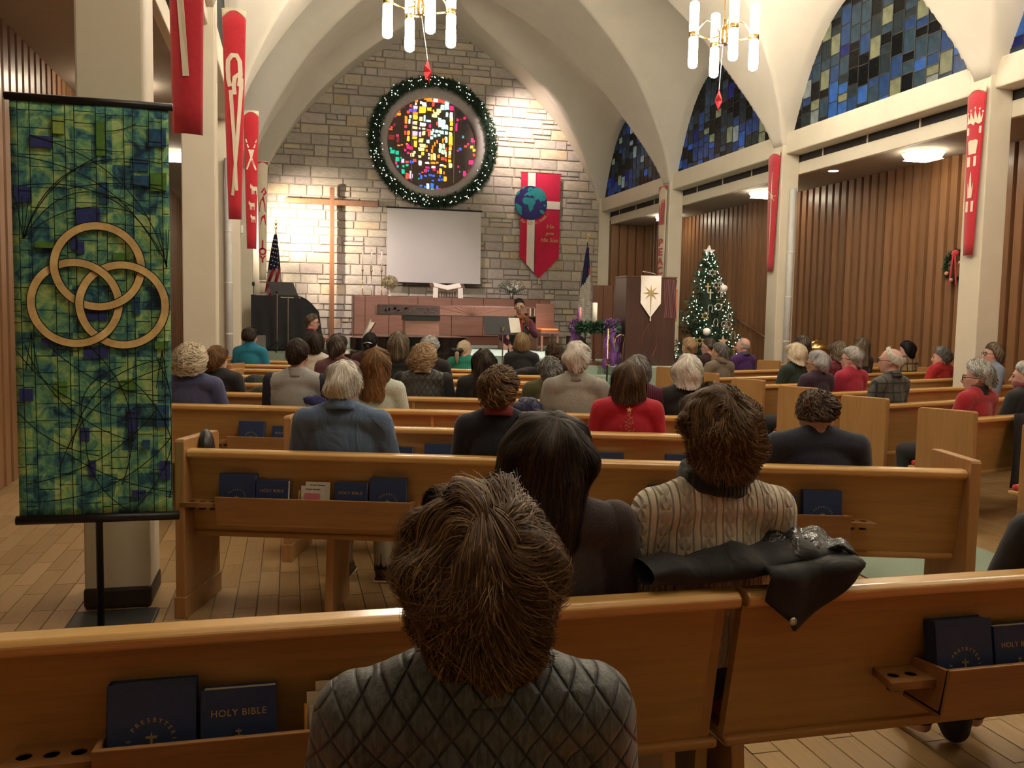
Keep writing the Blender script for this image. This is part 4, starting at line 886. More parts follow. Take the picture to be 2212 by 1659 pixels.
for an, m, n_ in ((3.6, flat('pink_wax', (.75, .30, .30), .5), 'pink_candle'), (2.2, PURP, 'purple_candle'), (.6, PURP, 'purple_candle'), (5.4, PURP, 'purple_candle')):
    if n_ == 'pink_candle' or 2 < an < 3: MB().lathe([(.02, 0), (.019, .28), (.004, .285)], (.32*math.cos(an), .32*math.sin(an), .61), 10).build(n_, m, t, True)
for an in (-1.25, 3.4, .0):
    c = Vector((.36*math.cos(an), .36*math.sin(an), .62)); bb_ = MB()
    for k in range(9):
        q = k*2*PI/9; d = Vector((math.cos(q), -.4, math.sin(q))); s = d.cross(Vector((0, 1, 0))).normalized()*.035
        bb_.tube([c, c+d*.06+s, c+d*.11, c+d*.06-s, c], .018, 5, flat=.4)
    bb_.build('purple_bow', PURP, t, True)
    for s in (-1, 1):
        MB().grid(lambda u, v: c+Vector((s*.05+(u-.5)*.075+.02*math.sin(v*14+s), -.03+.02*math.sin(v*9+u*4), -.04-.62*v)), 3, 16).build('ribbon_tail', PURP, t, True, solid=.003)
t = thing('candle_lighter', 'brass candle lighter with curved snuffer tip leaning by the wreath', 'candle lighter', (4.86, 12.45, .53)); MB().tube([(-.05, -.06, 0), (.0, 0, .62), (.02, .0, .70), (.0, 0, .755), (-.05, 0, .765), (-.1, 0, .74), (-.13, 0, .70)], .0075, 8).build('shaft', BRASS, t, True); MB().lathe([(.012, 0), (.02, -.05)], (-.135, 0, .70), 10, False).build('snuffer', BRASS, t)
t = thing('processional_staff', 'slim brass staff standing before the advent wreath', 'staff', (4.60, 12.42, .53)); MB().tube([(0, 0, 0), (0, 0, .32)], .014, 8).build('lower_shaft', BLACK, t); MB().lathe([(.014, .3), (.03, .33), (.014, .36), (.03, .39), (.012, .42), (.01, .85)], n=10).build('brass_shaft', BRASS, t, True)
# christmas tree
t = thing('christmas_tree', 'lit christmas tree with white ornaments and star top', 'christmas tree', (6.68, 13.4, 0)); rt = random.Random(9)
MB().tube([(0, 0, 0), (0, 0, 2.5)], [.06, .015], 8).build('trunk', WALNUT_V, t)
b = MB(); tips = []
H_ = 2.62
for i in range(330):
    f = rt.random()**.8; z = .28+f*(H_-.28); R = .74*(1-f)**.85*(rt.uniform(.72, 1.08))+.05; an = rt.random()*2*PI; d = Vector((math.cos(an), math.sin(an), 0))
    k = max(3, int(R/.075)); 
    for j in range(k+1):
        q = j/k; p = d*(R*q)+Vector((0, 0, z-.20*R*q+.10*R*q*q)); b.mi = rt.random() < .35
        if q > .3: needles(b, p, 9, .085, rt, d*.8+Vector((0, 0, .2)), .9, .008)
    if math.sin(an) < .35: tips.append(d*R*.98+Vector((0, 0, z-.1*R)))
tag(b.build('needles', [NEEDLE, NEEDLE2], t), kind='stuff')
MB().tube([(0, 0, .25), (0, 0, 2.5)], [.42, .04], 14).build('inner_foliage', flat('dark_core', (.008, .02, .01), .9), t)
lb = MB()
for p in tips: lb.ball(p+Vector((0, -.02, .03)), .0085, 6, 4)
tag(lb.build('fairy_lights', BULB, t), kind='stuff')
MB().prism([(a*.11, -.02, H_+.03+b_*.11) for a, b_ in star_pts(5, 1, .45)], (0, .04, 0)).build('tree_star', WHITEP, t)
GREYG = flat('silver_glitter', (.52, .52, .48), .4, metal=.5)
def surf(z, an):
    f = (z-.28)/(H_-.28); R = .74*(1-f)**.85*.97+.06; return Vector((R*math.cos(an), R*math.sin(an), z))
orn = [(1.35, -2.05, 'ball'), (2.05, -1.0, 'ball'), (1.1, -1.9, 'star6'), (1.2, -1.55, 'flower'), (1.45, -1.35, 'rings'), (1.5, -1.75, 'omega'), (1.72, -1.95, 'omega'), (1.75, -1.6, 'disc'), (1.95, -1.95, 'cross'), (1.98, -1.35, 'cross'), (2.1, -1.6, 'star6'), (2.12, -1.25, 'cross'), (1.2, -2.25, 'gold6'), (.95, -1.75, 'dove'), (.9, -1.1, 'gcross'), (1.05, -1.2, 'gcross'), (2.3, -1.8, 'star6'), (1.3, -1.1, 'omega'), (2.05, -2.1, 'gcross'), (1.6, -2.15, 'gold6'), (1.6, -1.05, 'disc'), (.85, -2.1, 'omega')]
for z, an, k in orn:
    c = surf(z, an); M = Matrix.Translation(c+Vector((0, -.05, 0))) @ Matrix.Rotation(an+PI/2, 4, 'Z') @ Matrix.Rotation(PI/2, 4, 'X')
    if k == 'ball': MB().ball(c+Vector((0, -.04, 0)), .062, 14, 10).build('ornament', WHITEP, t, True)
    elif k in ('star6', 'gold6'): put('ornament', flat_shape([[(x*.075, y*.075) for x, y in star_pts(6, 1, .5)], [(x*.05, y*.05) for x, y in star_pts(6, 1, .5)]], .004), GREYG if k == 'star6' else GOLD, t, M)
    elif k == 'flower': put('ornament', flat_shape([[(x*.095, y*.095) for x, y in star_pts(5, 1, .4)]], .006), flat('dried_lily', (.5, .33, .2), .7), t, M)
    elif k == 'rings':
        mb = MB()
        for q in range(3): mb.tube([(c.x+.04*math.cos(q*2.09+.5)+.05*math.cos(s), c.y-.05, c.z+.04*math.sin(q*2.09+.5)+.05*math.sin(s)) for s in np.linspace(0, 2*PI, 17)], .006, 5, False)
        mb.build('ornament', GREYG, t)
    elif k == 'omega': MB().tube([(c.x+a*.05, c.y-.05, c.z+b_*.06) for a, b_ in ((-1, -1), (-.5, -1), (-.8, 0), (-.5, .9), (.5, .9), (.8, 0), (.5, -1), (1, -1))], .006, 5).build('ornament', GREYG, t)
    elif k == 'disc': put('ornament', flat_shape([circle(0, 0, .06, 20), circle(0, 0, .045, 20)], .004), GREYG, t, M)
    elif k == 'dove': put('ornament', flat_shape([[(-.1, -.02), (-.02, .02), (-.01, .12), (.03, .03), (.1, .0), (.03, -.04), (-.04, -.05)]], .004), WHITEP, t, M)
    else: put('ornament', flat_shape([[(-.01, -.08), (.01, -.08), (.01, .015), (.045, .015), (.045, .035), (.01, .035), (.01, .08), (-.01, .08), (-.01, .035), (-.045, .035), (-.045, .015), (-.01, .015)]], .004), GREYG if k == 'cross' else GOLD, t, M)
# ================================================================== RIGHT AISLE
t = thing('wall_wreath', 'green wreath with red bow hanging on the boarded wall', 'wreath', (9.36, 10.87, 2.38), PI/2*0); rq = random.Random(12); b = MB()
for i in range(500):
    an = rq.random()*2*PI; b.mi = rq.random() < .4; needles(b, Vector((-.05, .2*math.cos(an), .2*math.sin(an))), 4, .07, rq, None, 1, .01)
b.build('greenery', [NEEDLE, NEEDLE2], t); MB().ball((-.1, -.03, .18), (.03, .07, .05)).build('red_bow', REDC, t, True)
for s in (-1, 1): MB().grid(lambda u, v: (-.12, -.03+s*.02+(u-.5)*.03+s*.05*v, .15-.42*v), 2, 6).build('ribbon_tail', REDC, t, solid=.004)
for y, z in ((.12, -.1), (-.14, .04), (.02, -.2)): MB().ball((-.1, y, z), .03).build('bauble', flat('peach_bauble', (.7, .3, .2), .4), t, True)
t = thing('handrail', 'dark sloping handrail on the boarded wall behind the tree', 'handrail', (0, 0, 0)); MB().tube([(9.32, 17.8, 1.72), (9.32, 15.7, 1.08)], .025, 10).build('rail', WALNUT, t, True)
for y, z in ((17.3, 1.57), (16.2, 1.23)): MB().tube([(9.32, y, z), (9.40, y, z-.05)], .012, 6).build('bracket', BLACKM, t)
t = thing('baptismal_font', 'dark wooden font with brass dome lid by the boarded wall', 'font', (8.76, 13.4, 0)); MB().lathe([(.2, 0), (.2, .05), (.1, .1), (.1, .85), (.26, .95), (.26, 1.05)], n=8).build('pedestal', WALNUT, t); MB().lathe([(.2, 1.05), (.19, 1.11), (.14, 1.18), (.06, 1.22), (.01, 1.23)], n=24).build('dome_lid', BRASS, t, True); MB().tube([(0, 0, 1.22), (0, 0, 1.36)], .01, 6).build('finial', BRASS, t)
# ================================================================== GREEN BANNER STAND
GB = thing('banner_stand', 'green stained glass patterned banner with interlocking gold rings on black stand', 'banner', (-.885, 4.48, 0))
m, nt, b_ = newmat('dyed_cloth'); co = coords(nt, (1, 1, 1)); tcn = nd(nt, 'ShaderNodeVectorMath', operation='MULTIPLY'); tcn.inputs[1].default_value = (11, 0, 9); nt.links.new(co, tcn.inputs[0]); flo = nd(nt, 'ShaderNodeVectorMath', operation='FLOOR'); nt.links.new(tcn.outputs[0], flo.inputs[0]); wn = nd(nt, 'ShaderNodeTexWhiteNoise', noise_dimensions='3D'); nt.links.new(flo.outputs[0], wn.inputs[0])
n1 = noise(nt, co, 13, 6, .68, .9); n2 = noise(nt, co, 4.5, 3, .6, .3)
fac = math_(nt, 'ADD', math_(nt, 'ADD', math_(nt, 'MULTIPLY', n1, .68), math_(nt, 'MULTIPLY', n2, .28)), math_(nt, 'MULTIPLY', math_(nt, 'SUBTRACT', wn.outputs['Value'], .5), .17))
nt.links.new(ramp(nt, fac, [(.33, (.012, .045, .085)), (.395, (.03, .14, .20)), (.44, (.08, .28, .28)), (.475, (.13, .36, .20)), (.515, (.20, .50, .28)), (.57, (.42, .66, .20)), (.65, (.58, .78, .48))]), b_.inputs['Base Color']); b_.inputs['Roughness'].default_value = .75; DYED = m
HW, ZB, ZT = .335, .585, 2.485
cl = MB().grid(lambda u, v: ((-HW+2*HW*u)*(1-.0*v), .004*math.sin(u*7+v*3), ZT+(ZB-ZT)*v), 24, 40).build('cloth', DYED, GB, True, solid=.003)
for z, x0, x1, r_, nm in ((ZT+.018, -.355, .355, .018, 'top_bar'), (ZB-.018, -.35, .365, .022, 'bottom_bar')): MB().tube([(x0, 0, z), (x1, 0, z)], r_, 12).build(nm, BLACKM, GB, True)
MB().tube([(-.0, .03, .02), (0, .03, 2.5)], .0165, 10).build('post', BLACKM, GB, True); MB().bb((-.17, -.2, .004), (.23, .30, .022)).build('base_plate', flat('stand_base', (.035, .04, .038), .4, metal=.3), GB, bevel=.01)
BLU, BLU2, GRN, YEL = flat('patch_navy', (.03, .05, .22), .7, var=.35, sc=120), flat('patch_teal', (.02, .10, .22), .7, var=.4, sc=40), flat('patch_green', (.10, .26, .045), .7, var=.25, sc=50), flat('patch_lime', (.33, .50, .10), .7, var=.2, sc=40)
LINE = flat('black_seam', (.004, .012, .010), .7)
def gx(px): return -HW+2*HW*px/960.      # art laid out on a 960 x 2700 sheet
def gz(py): return ZT+(ZB-ZT)*py/2700.
for (x0, y0, x1, y1, mm) in ((115, 215, 250, 290, BLU), (830, 125, 945, 240, BLU2), (380, 660, 530, 765, BLU), (730, 435, 840, 505, BLU2), (722, 320, 830, 405, BLU2), (20, 545, 120, 645, BLU), (525, 490, 585, 630, BLU2), (385, 880, 430, 960, BLU), (350, 850, 390, 935, BLU), (605, 945, 705, 1025, GRN), (430, 1310, 560, 1395, BLU), (845, 410, 945, 530, GRN), (510, 95, 570, 320, GRN), (250, 85, 325, 195, YEL), (135, 890, 270, 930, GRN), (160, 1515, 280, 1570, BLU), (415, 1570, 565, 1645, BLU), (720, 1235, 770, 1350, BLU2), (680, 1990, 735, 2160, BLU), (880, 2345, 950, 2470, BLU), (430, 2330, 475, 2450, BLU), (770, 2200, 820, 2260, BLU2), (865, 1960, 945, 2110, BLU2), (230, 1800, 310, 1900, GRN), (640, 1790, 740, 1860, GRN), (380, 2110, 440, 2200, BLU), (860, 1530, 945, 1580, GRN), (700, 2540, 790, 2590, BLU), (20, 1850, 100, 1930, BLU)):
    MB().bb((gx(x0), -.012, gz(y1)), (gx(x1), -.003, gz(y0))).build('patch', mm, cl)
ln = MB()
def seam(pts, w=.0019):
    pts = [(gx(min(max(x, 2), 958)), gz(min(max(y, 2), 2698))) for x, y in pts]
    for (a, b2), (c, d) in zip(pts, pts[1:]):
        e = Vector((c-a, 0, d-b2))
        if e.length < 1e-5: continue
        s = Vector((-e.z, 0, e.x)).normalized()*w; p, q = Vector((a, -.0135, b2)), Vector((c, -.0135, d)); ln.add([p-s, q-s, q+s, p+s], [(0, 1, 2, 3)])
rl = random.Random(31)
VX = [45, 115, 250, 325, 380, 510, 570, 680, 735, 835, 915]
for x in VX: seam([(x+3, 0), (x+rl.uniform(0, 10), 1350), (x+8, 2700)])
for i in range(len(VX)+1):
    x0 = 0 if i == 0 else VX[i-1]; x1 = 960 if i == len(VX) else VX[i]; y = rl.uniform(40, 130)
    while y < 2690: seam([(x0, y), (x1, y)]); y += rl.choice((75, 110, 130, 170, 230))
def arc(x0, y0, x1, y1, k, n=16):
    mx, my = (x0+x1)/2-(y1-y0)*k, (y0+y1)/2+(x1-x0)*k
    seam([((1-t)**2*x0+2*t*(1-t)*mx+t*t*x1, (1-t)**2*y0+2*t*(1-t)*my+t*t*y1) for t in np.linspace(0, 1, n)], .0022)
for a in ((70, 870, 915, 350, -.45), (70, 870, 845, 720, -.6), (50, 540, 945, 1030, -.42), (115, 215, 945, 1030, -.32), (10, 350, 900, 950, -.3), (330, 550, 945, 530, -.15), (570, 160, 760, 100, .15), (70, 870, 520, 330, -.2), (70, 870, 740, 680, -.3), (10, 1600, 960, 2050, .3), (60, 1560, 700, 2200, .25), (900, 1650, 330, 2250, .35), (940, 1700, 250, 2400, .28), (200, 1560, 960, 1900, .22), (650, 1700, 420, 2150, .5), (420, 2150, 700, 2690, .3), (50, 2480, 860, 2000, .2), (50, 2600, 960, 2180, .25), (720, 1800, 940, 2600, -.3), (380, 1500, 640, 2500, -.35), (300, 2280, 960, 2560, .12), (10, 2000, 500, 2300, .2), (870, 1640, 700, 2690, -.35)): arc(*a)
for x, y in ((66, 870), (940, 1040), (100, 1480), (905, 1590)):
    for k in (-40, 0, 40): seam([(x, y), (x+k, y-260 if y < 1200 else y+260)])
tag(ln.build('black_seams', LINE, cl), kind='stuff')
GOLDC = flat('ring_gold', (.84, .62, .27), .7, var=.22, sc=14)
RC = [(515, 1040, 0), (372, 1283, 1), (664, 1290, 2)]; RR = .186
def ringpt(cx, cz, r_, an, dep): return (cx+r_*math.cos(an), dep, cz+r_*math.sin(an))
def weave(i, an):
    cx, cz = gx(RC[i][0]), gz(RC[i][1]); x, z = cx+RR*math.cos(an), cz+RR*math.sin(an); up = 0
    for j in range(3):
        if j == i: continue
        d = abs(math.hypot(x-gx(RC[j][0]), z-gz(RC[j][1]))-RR)
        if d < .05: up += (1 if (j-i) % 3 == 1 else -1)*(1-d/.05) * (1 if math.atan2(z-gz(RC[j][1]), x-gx(RC[j][0])) > -9 else 0)
    return -.020-.007*max(-1, min(1, up))
for i, (px, py, _) in enumerate(RC):
    cx, cz = gx(px), gz(py)
    for nm, r0, r1, mm, off in (('ring_outline', RR-.0205, RR+.0205, LINE, .0012), ('gold_ring', RR-.0165, RR+.0165, GOLDC, 0)):
        MB().grid(lambda u, v: ringpt(cx, cz, r0+(r1-r0)*v, 2*PI*u, weave(i, 2*PI*u)+off), 72, 1, True).build(nm, mm, GB, solid=.002)
# ================================================================== PEOPLE
SKINS = {'light': (.60, .36, .27), 'pink': (.66, .38, .31), 'tan': (.46, .27, .18), 'pale': (.68, .45, .36)}
def skin(k):
    n = 'skin_'+k
    if n in _MC: return _MC[n]
    m = flat(n, SKINS[k], .5, var=.07, sc=18); b = m.node_tree.nodes['Principled BSDF']; b.inputs['Subsurface Weight'].default_value = .08; b.inputs['Subsurface Radius'].default_value = (.02, .008, .005); return m
def hairmat(name, dark, light):
    if name in _MC: return _MC[name]
    m, nt, b = newmat('hair_'+name); at = nd(nt, 'ShaderNodeAttribute', attribute_name='tone')
    c = ramp(nt, at.outputs['Fac'], [(0, tuple(x*.55 for x in dark)), (.45, dark), (1, light)]); nt.links.new(c, b.inputs['Base Color'])
    b.inputs['Roughness'].default_value = .48; b.inputs['Specular IOR Level'].default_value = .22; _MC[name] = m; return m
HM = {'white': ((.72, .67, .60), (.96, .94, .88)), 'silver': ((.40, .385, .36), (.76, .74, .70)), 'lavender': ((.42, .40, .42), (.72, .70, .72)), 'steel': ((.12, .115, .11), (.42, .41, .39)), 'cream': ((.66, .54, .38), (.92, .83, .64)), 'strawberry': ((.38, .24, .13), (.66, .48, .30)), 'blonde': ((.22, .145, .07), (.48, .36, .19)), 'ash': ((.10, .075, .05), (.36, .29, .20)), 'honey': ((.15, .075, .03), (.34, .19, .085)), 'brown': ((.05, .026, .014), (.17, .095, .05)), 'chestnut': ((.085, .042, .018), (.42, .25, .115)), 'dark': ((.020, .013, .010), (.115, .078, .055)), 'black': ((.006, .005, .006), (.035, .028, .028)), 'greybrown': ((.06, .045, .035), (.24, .20, .16))}
def hm(k): return hairmat(k, *HM[k])
A_, B_, C_ = .080, .100, .108
def hull_fn(st, rs):
    tilt = math.radians(st.get('tilt', 20)); ct, s_t = math.cos(tilt), math.sin(tilt); v = st['vol']
    ph = [(rs.uniform(0, 6.28), rs.uniform(0, 6.28)) for _ in range(4)]; lump = st.get('lump', .008)
    azk = [0, .6, 1.1, 1.65, 2.2, PI]; the = [math.radians(x) for x in st.get('edge', (100, 100, 98, 92, 80, 74))]
    drp = st.get('drop', (0, 0, 0, 0, 0, 0)); flare = st.get('flare', 0); under = st.get('under', .0); widen = st.get('widen', (1, 1))
    def hull(az, t, off=0.0):
        aa = np.abs(az); te = np.interp(aa, azk, the); dl = np.interp(aa, azk, drp); arc = te*.115; tot = arc+dl; s = t*tot
        th = np.minimum(s, arc)/.115; dd = np.maximum(s-arc, 0)
        x = np.sin(az)*np.sin(th); y = -np.cos(az)*np.sin(th); z = np.cos(th)
        y2 = y*ct-z*s_t; z2 = y*s_t+z*ct
        lm = lump*(np.sin(3*az+5*th+ph[0][0])+.7*np.sin(5*az-4*th+ph[1][0])+.6*np.sin(2*az+9*t+ph[2][0])+.5*np.sin(9*az+3*th+ph[3][0]))*np.clip(np.sin(np.minimum(th, 1.57)), 0, 1)**1.3
        e = v*(1-.55*np.clip((th/te-.75)/.25, 0, 1)*(dl < .01))+lm+off
        px = x*(A_+e)*widen[0]; py = -.008+y2*(B_+e)*widen[1]; pz = .012+z2*(C_+e*.9)
        hx, hy = np.sin(az), -np.cos(az); u = np.where(dl > 1e-4, dd/np.maximum(dl, 1e-4), 0)
        fl = flare*dd-under*np.clip((u-.6)/.4, 0, 1)**2
        return np.stack([px+hx*fl, py+hy*fl, pz-dd], -1)
    return hull
def hair(parent, hc, HR, st, seed, name='hair'):
    rs = np.random.RandomState(seed); hull = hull_fn(st, random.Random(seed)); t0 = st.get('start', 0.0)
    V = []; Fc = []; T = []
    na, nt_ = 36, 16
    az = np.linspace(-PI, PI, na+1)[:-1]; tt = np.linspace(t0+.001, 1, nt_)
    AZ, TT = np.meshgrid(az, tt); P = hull(AZ, TT, -.004).reshape(-1, 3); V.append(P); T.append(np.full(len(P), .28)+.12*rs.rand(len(P)))
    for j in range(nt_-1):
        for i in range(na): Fc.append((j*na+i, j*na+(i+1) % na, (j+1)*na+(i+1) % na, (j+1)*na+i))
    Q = hull(az, np.full(na, 1.0), -.03)+np.array([0, 0, .02]); V.append(Q); T.append(np.full(na, .1)); o = na*nt_
    for i in range(na): Fc.append(((nt_-1)*na+i, (nt_-1)*na+(i+1) % na, o+(i+1) % na, o+i))
    n = st.get('n', 500); k = st.get('k', 7); w = st.get('w', .0045); ln = st.get('len', .55); amp = st.get('amp', .004); fr = st.get('freq', 1.2); lift = st.get('lift', .006)
    sa = rs.uniform(-PI, PI, n); s0 = t0+(1-t0)*rs.rand(n)**st.get('pw', 1.0)*(1-ln*.6); s1 = np.minimum(1.0+st.get('over', .03)*rs.rand(n), s0+ln*(.6+.6*rs.rand(n)))
    tp = np.linspace(0, 1, k)[None, :]; S = s0[:, None]+(s1-s0)[:, None]*tp
    ph = rs.uniform(0, 6.28, n)[:, None]; dr = rs.normal(0, st.get('swirl', .12), n)[:, None]
    # neighbouring strands share their sweep so that locks form
    lock = np.round(sa*st.get('locks', 5)/PI)[:, None]; ph = ph*st.get('frizz', .25)+np.sin(lock*12.9)*3; dr = dr*.5+np.sin(lock*7.3)*st.get('swirl', .12)
    azs = sa[:, None]+dr*tp**1.5*S+amp/.1*np.sin(2*PI*fr*tp+ph)*np.clip(S*2.2, .08, 1)
    off = lift*rs.rand(n)[:, None]*np.sin(PI*np.clip(tp, 0, 1))**.5+.001+amp*.8*np.cos(2*PI*fr*tp+ph)*st.get('curl', .3)+st.get('flick', 0)*tp**4*rs.rand(n)[:, None]
    P = hull(azs, S, off); N = hull(azs, S, off+.01)-P; N /= np.linalg.norm(N, axis=-1, keepdims=True)+1e-9
    D = np.gradient(P, axis=1); W = np.cross(D, N); W /= np.linalg.norm(W, axis=-1, keepdims=True)+1e-9
    wd = w*(.35+.65*np.sin(PI*np.clip(tp*.9+.1, 0, 1))**.6)[..., None]
    Lf, Rt = P-W*wd/2, P+W*wd/2; vv = np.stack([Lf, Rt], 2).reshape(-1, 3); o = sum(len(q) for q in V); V.append(vv)
    tone = np.clip(rs.beta(1.6, 1.8, n)*.85+.30*np.sin(lock[:, 0]*3.1)+.08, 0, 1); T.append(np.repeat(tone, 2*k))
    i0 = o+np.arange(n)[:, None]*2*k+np.arange(k-1)[None, :]*2; i0 = i0.reshape(-1)
    Fc += np.stack([i0, i0+1, i0+3, i0+2], -1).tolist()
    V = np.concatenate(V) @ np.array(HR).T + np.array(hc); T = np.concatenate(T)
    me = bpy.data.meshes.new(name); me.from_pydata(V.tolist(), [], Fc); me.materials.append(hm(st['col'])); at = me.attributes.new('tone', 'FLOAT', 'POINT'); at.data.foreach_set('value', T.astype(np.float32)); shade(me)
    return link(name, me, parent)
STY = {
 'short': dict(vol=.016, edge=(108, 106, 100, 92, 80, 74), drop=(.018, .016, .008, 0, 0, 0), n=520, w=.005, len=.4, amp=.004, lift=.006),
 'crop': dict(vol=.010, edge=(106, 104, 98, 88, 80, 74), drop=(.012, .01, 0, 0, 0, 0), n=420, w=.005, len=.3, amp=.003, lift=.004, lump=.003),
 'bob': dict(vol=.022, n=520, w=.006, len=.8, drop=(.05, .06, .07, .07, .03, 0), under=.02, amp=.003, flare=.08, lump=.004),
 'flip': dict(vol=.024, n=520, w=.006, len=.6, drop=(.05, .05, .05, .04, .02, 0), under=-.012, amp=.008, flare=.10),
 'curly': dict(vol=.034, n=900, w=.006, len=.22, amp=.013, freq=1.6, curl=1.0, lift=.012, lump=.007, frizz=1, swirl=.5, drop=(.02, .02, .02, .0, 0, 0)),
 'wavy': dict(vol=.026, n=700, w=.0055, len=.35, amp=.012, freq=1.1, curl=.8, lift=.012, lump=.008, swirl=.4, drop=(.015, .015, .01, 0, 0, 0)),
 'long': dict(vol=.020, n=620, w=.006, len=.9, drop=(.20, .21, .20, .14, .05, 0), amp=.006, freq=1.5, lift=.008, under=-.005, flare=.02),
 'longer': dict(vol=.018, n=620, w=.006, len=.95, drop=(.27, .27, .25, .18, .05, 0), amp=.003, freq=1.0, lift=.006),
 'fringe': dict(vol=.005, n=260, w=.004, len=.3, start=.60, lump=.001, edge=(102, 102, 100, 92, 60, 40)),
}
def M_upper(k): return lambda p: Vector((p[0], p[1], .46+(p[2]-.46)*k if p[2] > .46 else p[2]))
class Pose: pass
def head_prims(mb, c, R, fine=False):
    def h(p): return c+R @ Vector(p)
    R4 = R
    mb.ball(c+R @ Vector((0, -.008, .022)), (.074, .094, .090), 16, 12, R4); mb.ball(h((0, .022, -.035)), (.058, .070, .078), 14, 10, R4); mb.ball(h((0, .062, -.092)), (.030, .026, .022), 10, 7, R4)
    mb.cap(h((0, .088, .012)), .010, h((0, .108, -.028)), .0145, 8); mb.cap(h((-.03, .080, .022)), .013, h((.03, .080, .022)), .013, 8)
    mb.ball(h((0, .082, -.062)), (.022, .012, .009), 8, 6, R4)
    for s in (-1, 1):
        mb.ball(h((s*.076, -.004, -.018)), (.012, .020, .032), 8, 7, R4); mb.ball(h((s*.038, .066, -.02)), (.020, .018, .022), 8, 6, R4)
def hand(mb, w, d, side, up=Vector((0, 0, 1)), curl=.5, r=.0085):
    """palm and five fingers from wrist w along d"""
    d = Vector(d).normalized(); s = d.cross(up).normalized(); n = s.cross(d).normalized()
    mb.ball(Vector(w)+d*.045, (1, 1, 1), 8, 6, Matrix((s*.04, d*.052, n*.016)).transposed())
    for i, L in enumerate((.066, .076, .07, .055)):
        b = Vector(w)+d*.085+s*((i-1.5)*.0195); m = b+d*L*.5-n*(curl*.012); e = m+(d*(1-curl)-n*curl).normalized()*L*.5
        mb.cap(b-d*.02, r*1.1, m, r, 6); mb.cap(m, r, e, r*.8, 6)
    b = Vector(w)+d*.03-s*side*.036; m = b+(d*.7-s*side*.75).normalized()*.035; mb.cap(b+s*side*.01, r*1.3, m, r*1.1, 6); mb.cap(m, r*1.1, m+(d-n*.4).normalized()*.028, r*.9, 6)
def person(label, loc, yaw, top_z, st, seed, topmat, sk='light', hy=0, hp=0, hr=0, wide=1.0, lean=0, vox=.017, tops='sweater', legs=None, collar=None, col_mat=None, glasses=False, base=0.0, name='person', arms=None, seat_dy=.04, face=False, shoes=False, sleeve=None, neck=True):
    k = (top_z-base-.46)/(1.325-.46); U = M_upper(k)
    def u(x, y, z): return U((x, y+seat_dy+lean*max(0, z-.6), z+(.022 if z > .95 else 0)))
    R = Euler((hp, hr, hy), 'XYZ').to_matrix(); hc = u(0, .165, 1.195); hc.z = top_z-base-(.014+C_+.9*(st['vol'] if st and not st.get('start') else 0)); hc = hc+Vector((0, 0, 0))
    if hp: hc += Vector((0, -.06*math.sin(hp), .06*(math.cos(hp)-1)))
    pel, bel, che = u(0, .27, .55), u(0, .23, .67), u(0, .18, .88); nb = u(0, .145, 1.06)
    AR_ = arms or [((.165*wide, .15, .985), (.215*wide, .22, .72), (.10, .44, .64))]*2
    def torso(mb, inf, low=True, arm_to=1.0, hem=True):
        mb.ball(che, (.158*wide+inf, .108+inf, .20*k+inf), 16, 12); mb.ball(bel, (.155*wide+inf, .125+inf, .15+inf), 16, 10)
        if low: mb.ball(pel, (.17*wide+inf, .14+inf, .10+inf), 16, 10)
        for i, s in enumerate((-1, 1)):
            sh, el, wr_ = [u(s*p[0], p[1], p[2]) for p in AR_[i]]
            mb.cap(u(0, .145, 1.0), .062+inf, u(s*.13*wide, .145, .992), .056+inf); mb.cap(u(s*.03, .145, 1.045), .045+inf, u(s*.125*wide, .148, 1.0), .046+inf)
            mb.cap(sh, .054+inf, el, .044+inf); mb.cap(el, .044+inf, el+(wr_-el)*arm_to, .032+inf)
    body = MB(); head_prims(body, hc, R)
    body.cap(hc+R @ Vector((0, -.022, -.05)), .050, nb, .056); torso(body, -.006)
    for i, s in enumerate((-1, 1)):
        el, wr_ = u(s*AR_[i][1][0], *AR_[i][1][1:]), u(s*AR_[i][2][0], *AR_[i][2][1:]); hand(body, wr_, (wr_-el).normalized(), s)
    def leg_prims(mb, inf, to=1.0):
        for s in (-1, 1):
            kn = Vector((s*.115, .72, .50)); an = Vector((s*.115, .70, .08)); mb.cap((s*.09, .30, .53), .082+inf, kn, .062+inf); mb.cap(kn, .06+inf, kn+(an-kn)*to, (.06+(.04-.06)*to)+inf)
    leg_prims(body, -.006)
    for s in (-1, 1): body.cap((s*.115, .70, .06), .036, (s*.12, .84, .035), .032)
    me = remesh(body, vox, 3); me.materials.append(skin(sk)); o = link(name, me); o.location = (loc[0], loc[1], base); o.rotation_euler = (0, 0, yaw); tag(o, label, 'person')
    t = MB(); torso(t, .014, True, .96)
    if tops in ('turtle', 'coat'): t.cap(nb+Vector((0, -.0, -.01)), .072, nb+Vector((0, .004, .028)), .066)
    tm = remesh(t, vox*.95, 5); tm.materials.append(topmat); to = link({'sweater': 'sweater', 'turtle': 'sweater', 'shirt': 'shirt', 'coat': 'coat', 'jacket': 'jacket'}[tops], tm, o)
    if sleeve is not None:
        sl = MB()
        for i, s in enumerate((-1, 1)): sh, el, wr_ = [u(s*p[0], p[1], p[2]) for p in AR_[i]]; sl.cap(sh+Vector((s*.012, 0, .004)), .070, el, .062); sl.cap(el, .062, el+(wr_-el)*.95, .05)
        sm = remesh(sl, vox, 3); sm.materials.append(sleeve); tag(link('sleeves', sm, o))
    lg = MB(); leg_prims(lg, .012, .95); lg.ball((0, .29, .55), (.185*wide, .15, .10), 14, 8); lm = remesh(lg, max(vox, .02), 3); lm.materials.append(legs or flat('dark_trousers', (.02, .02, .025), .8)); link('trousers', lm, o)
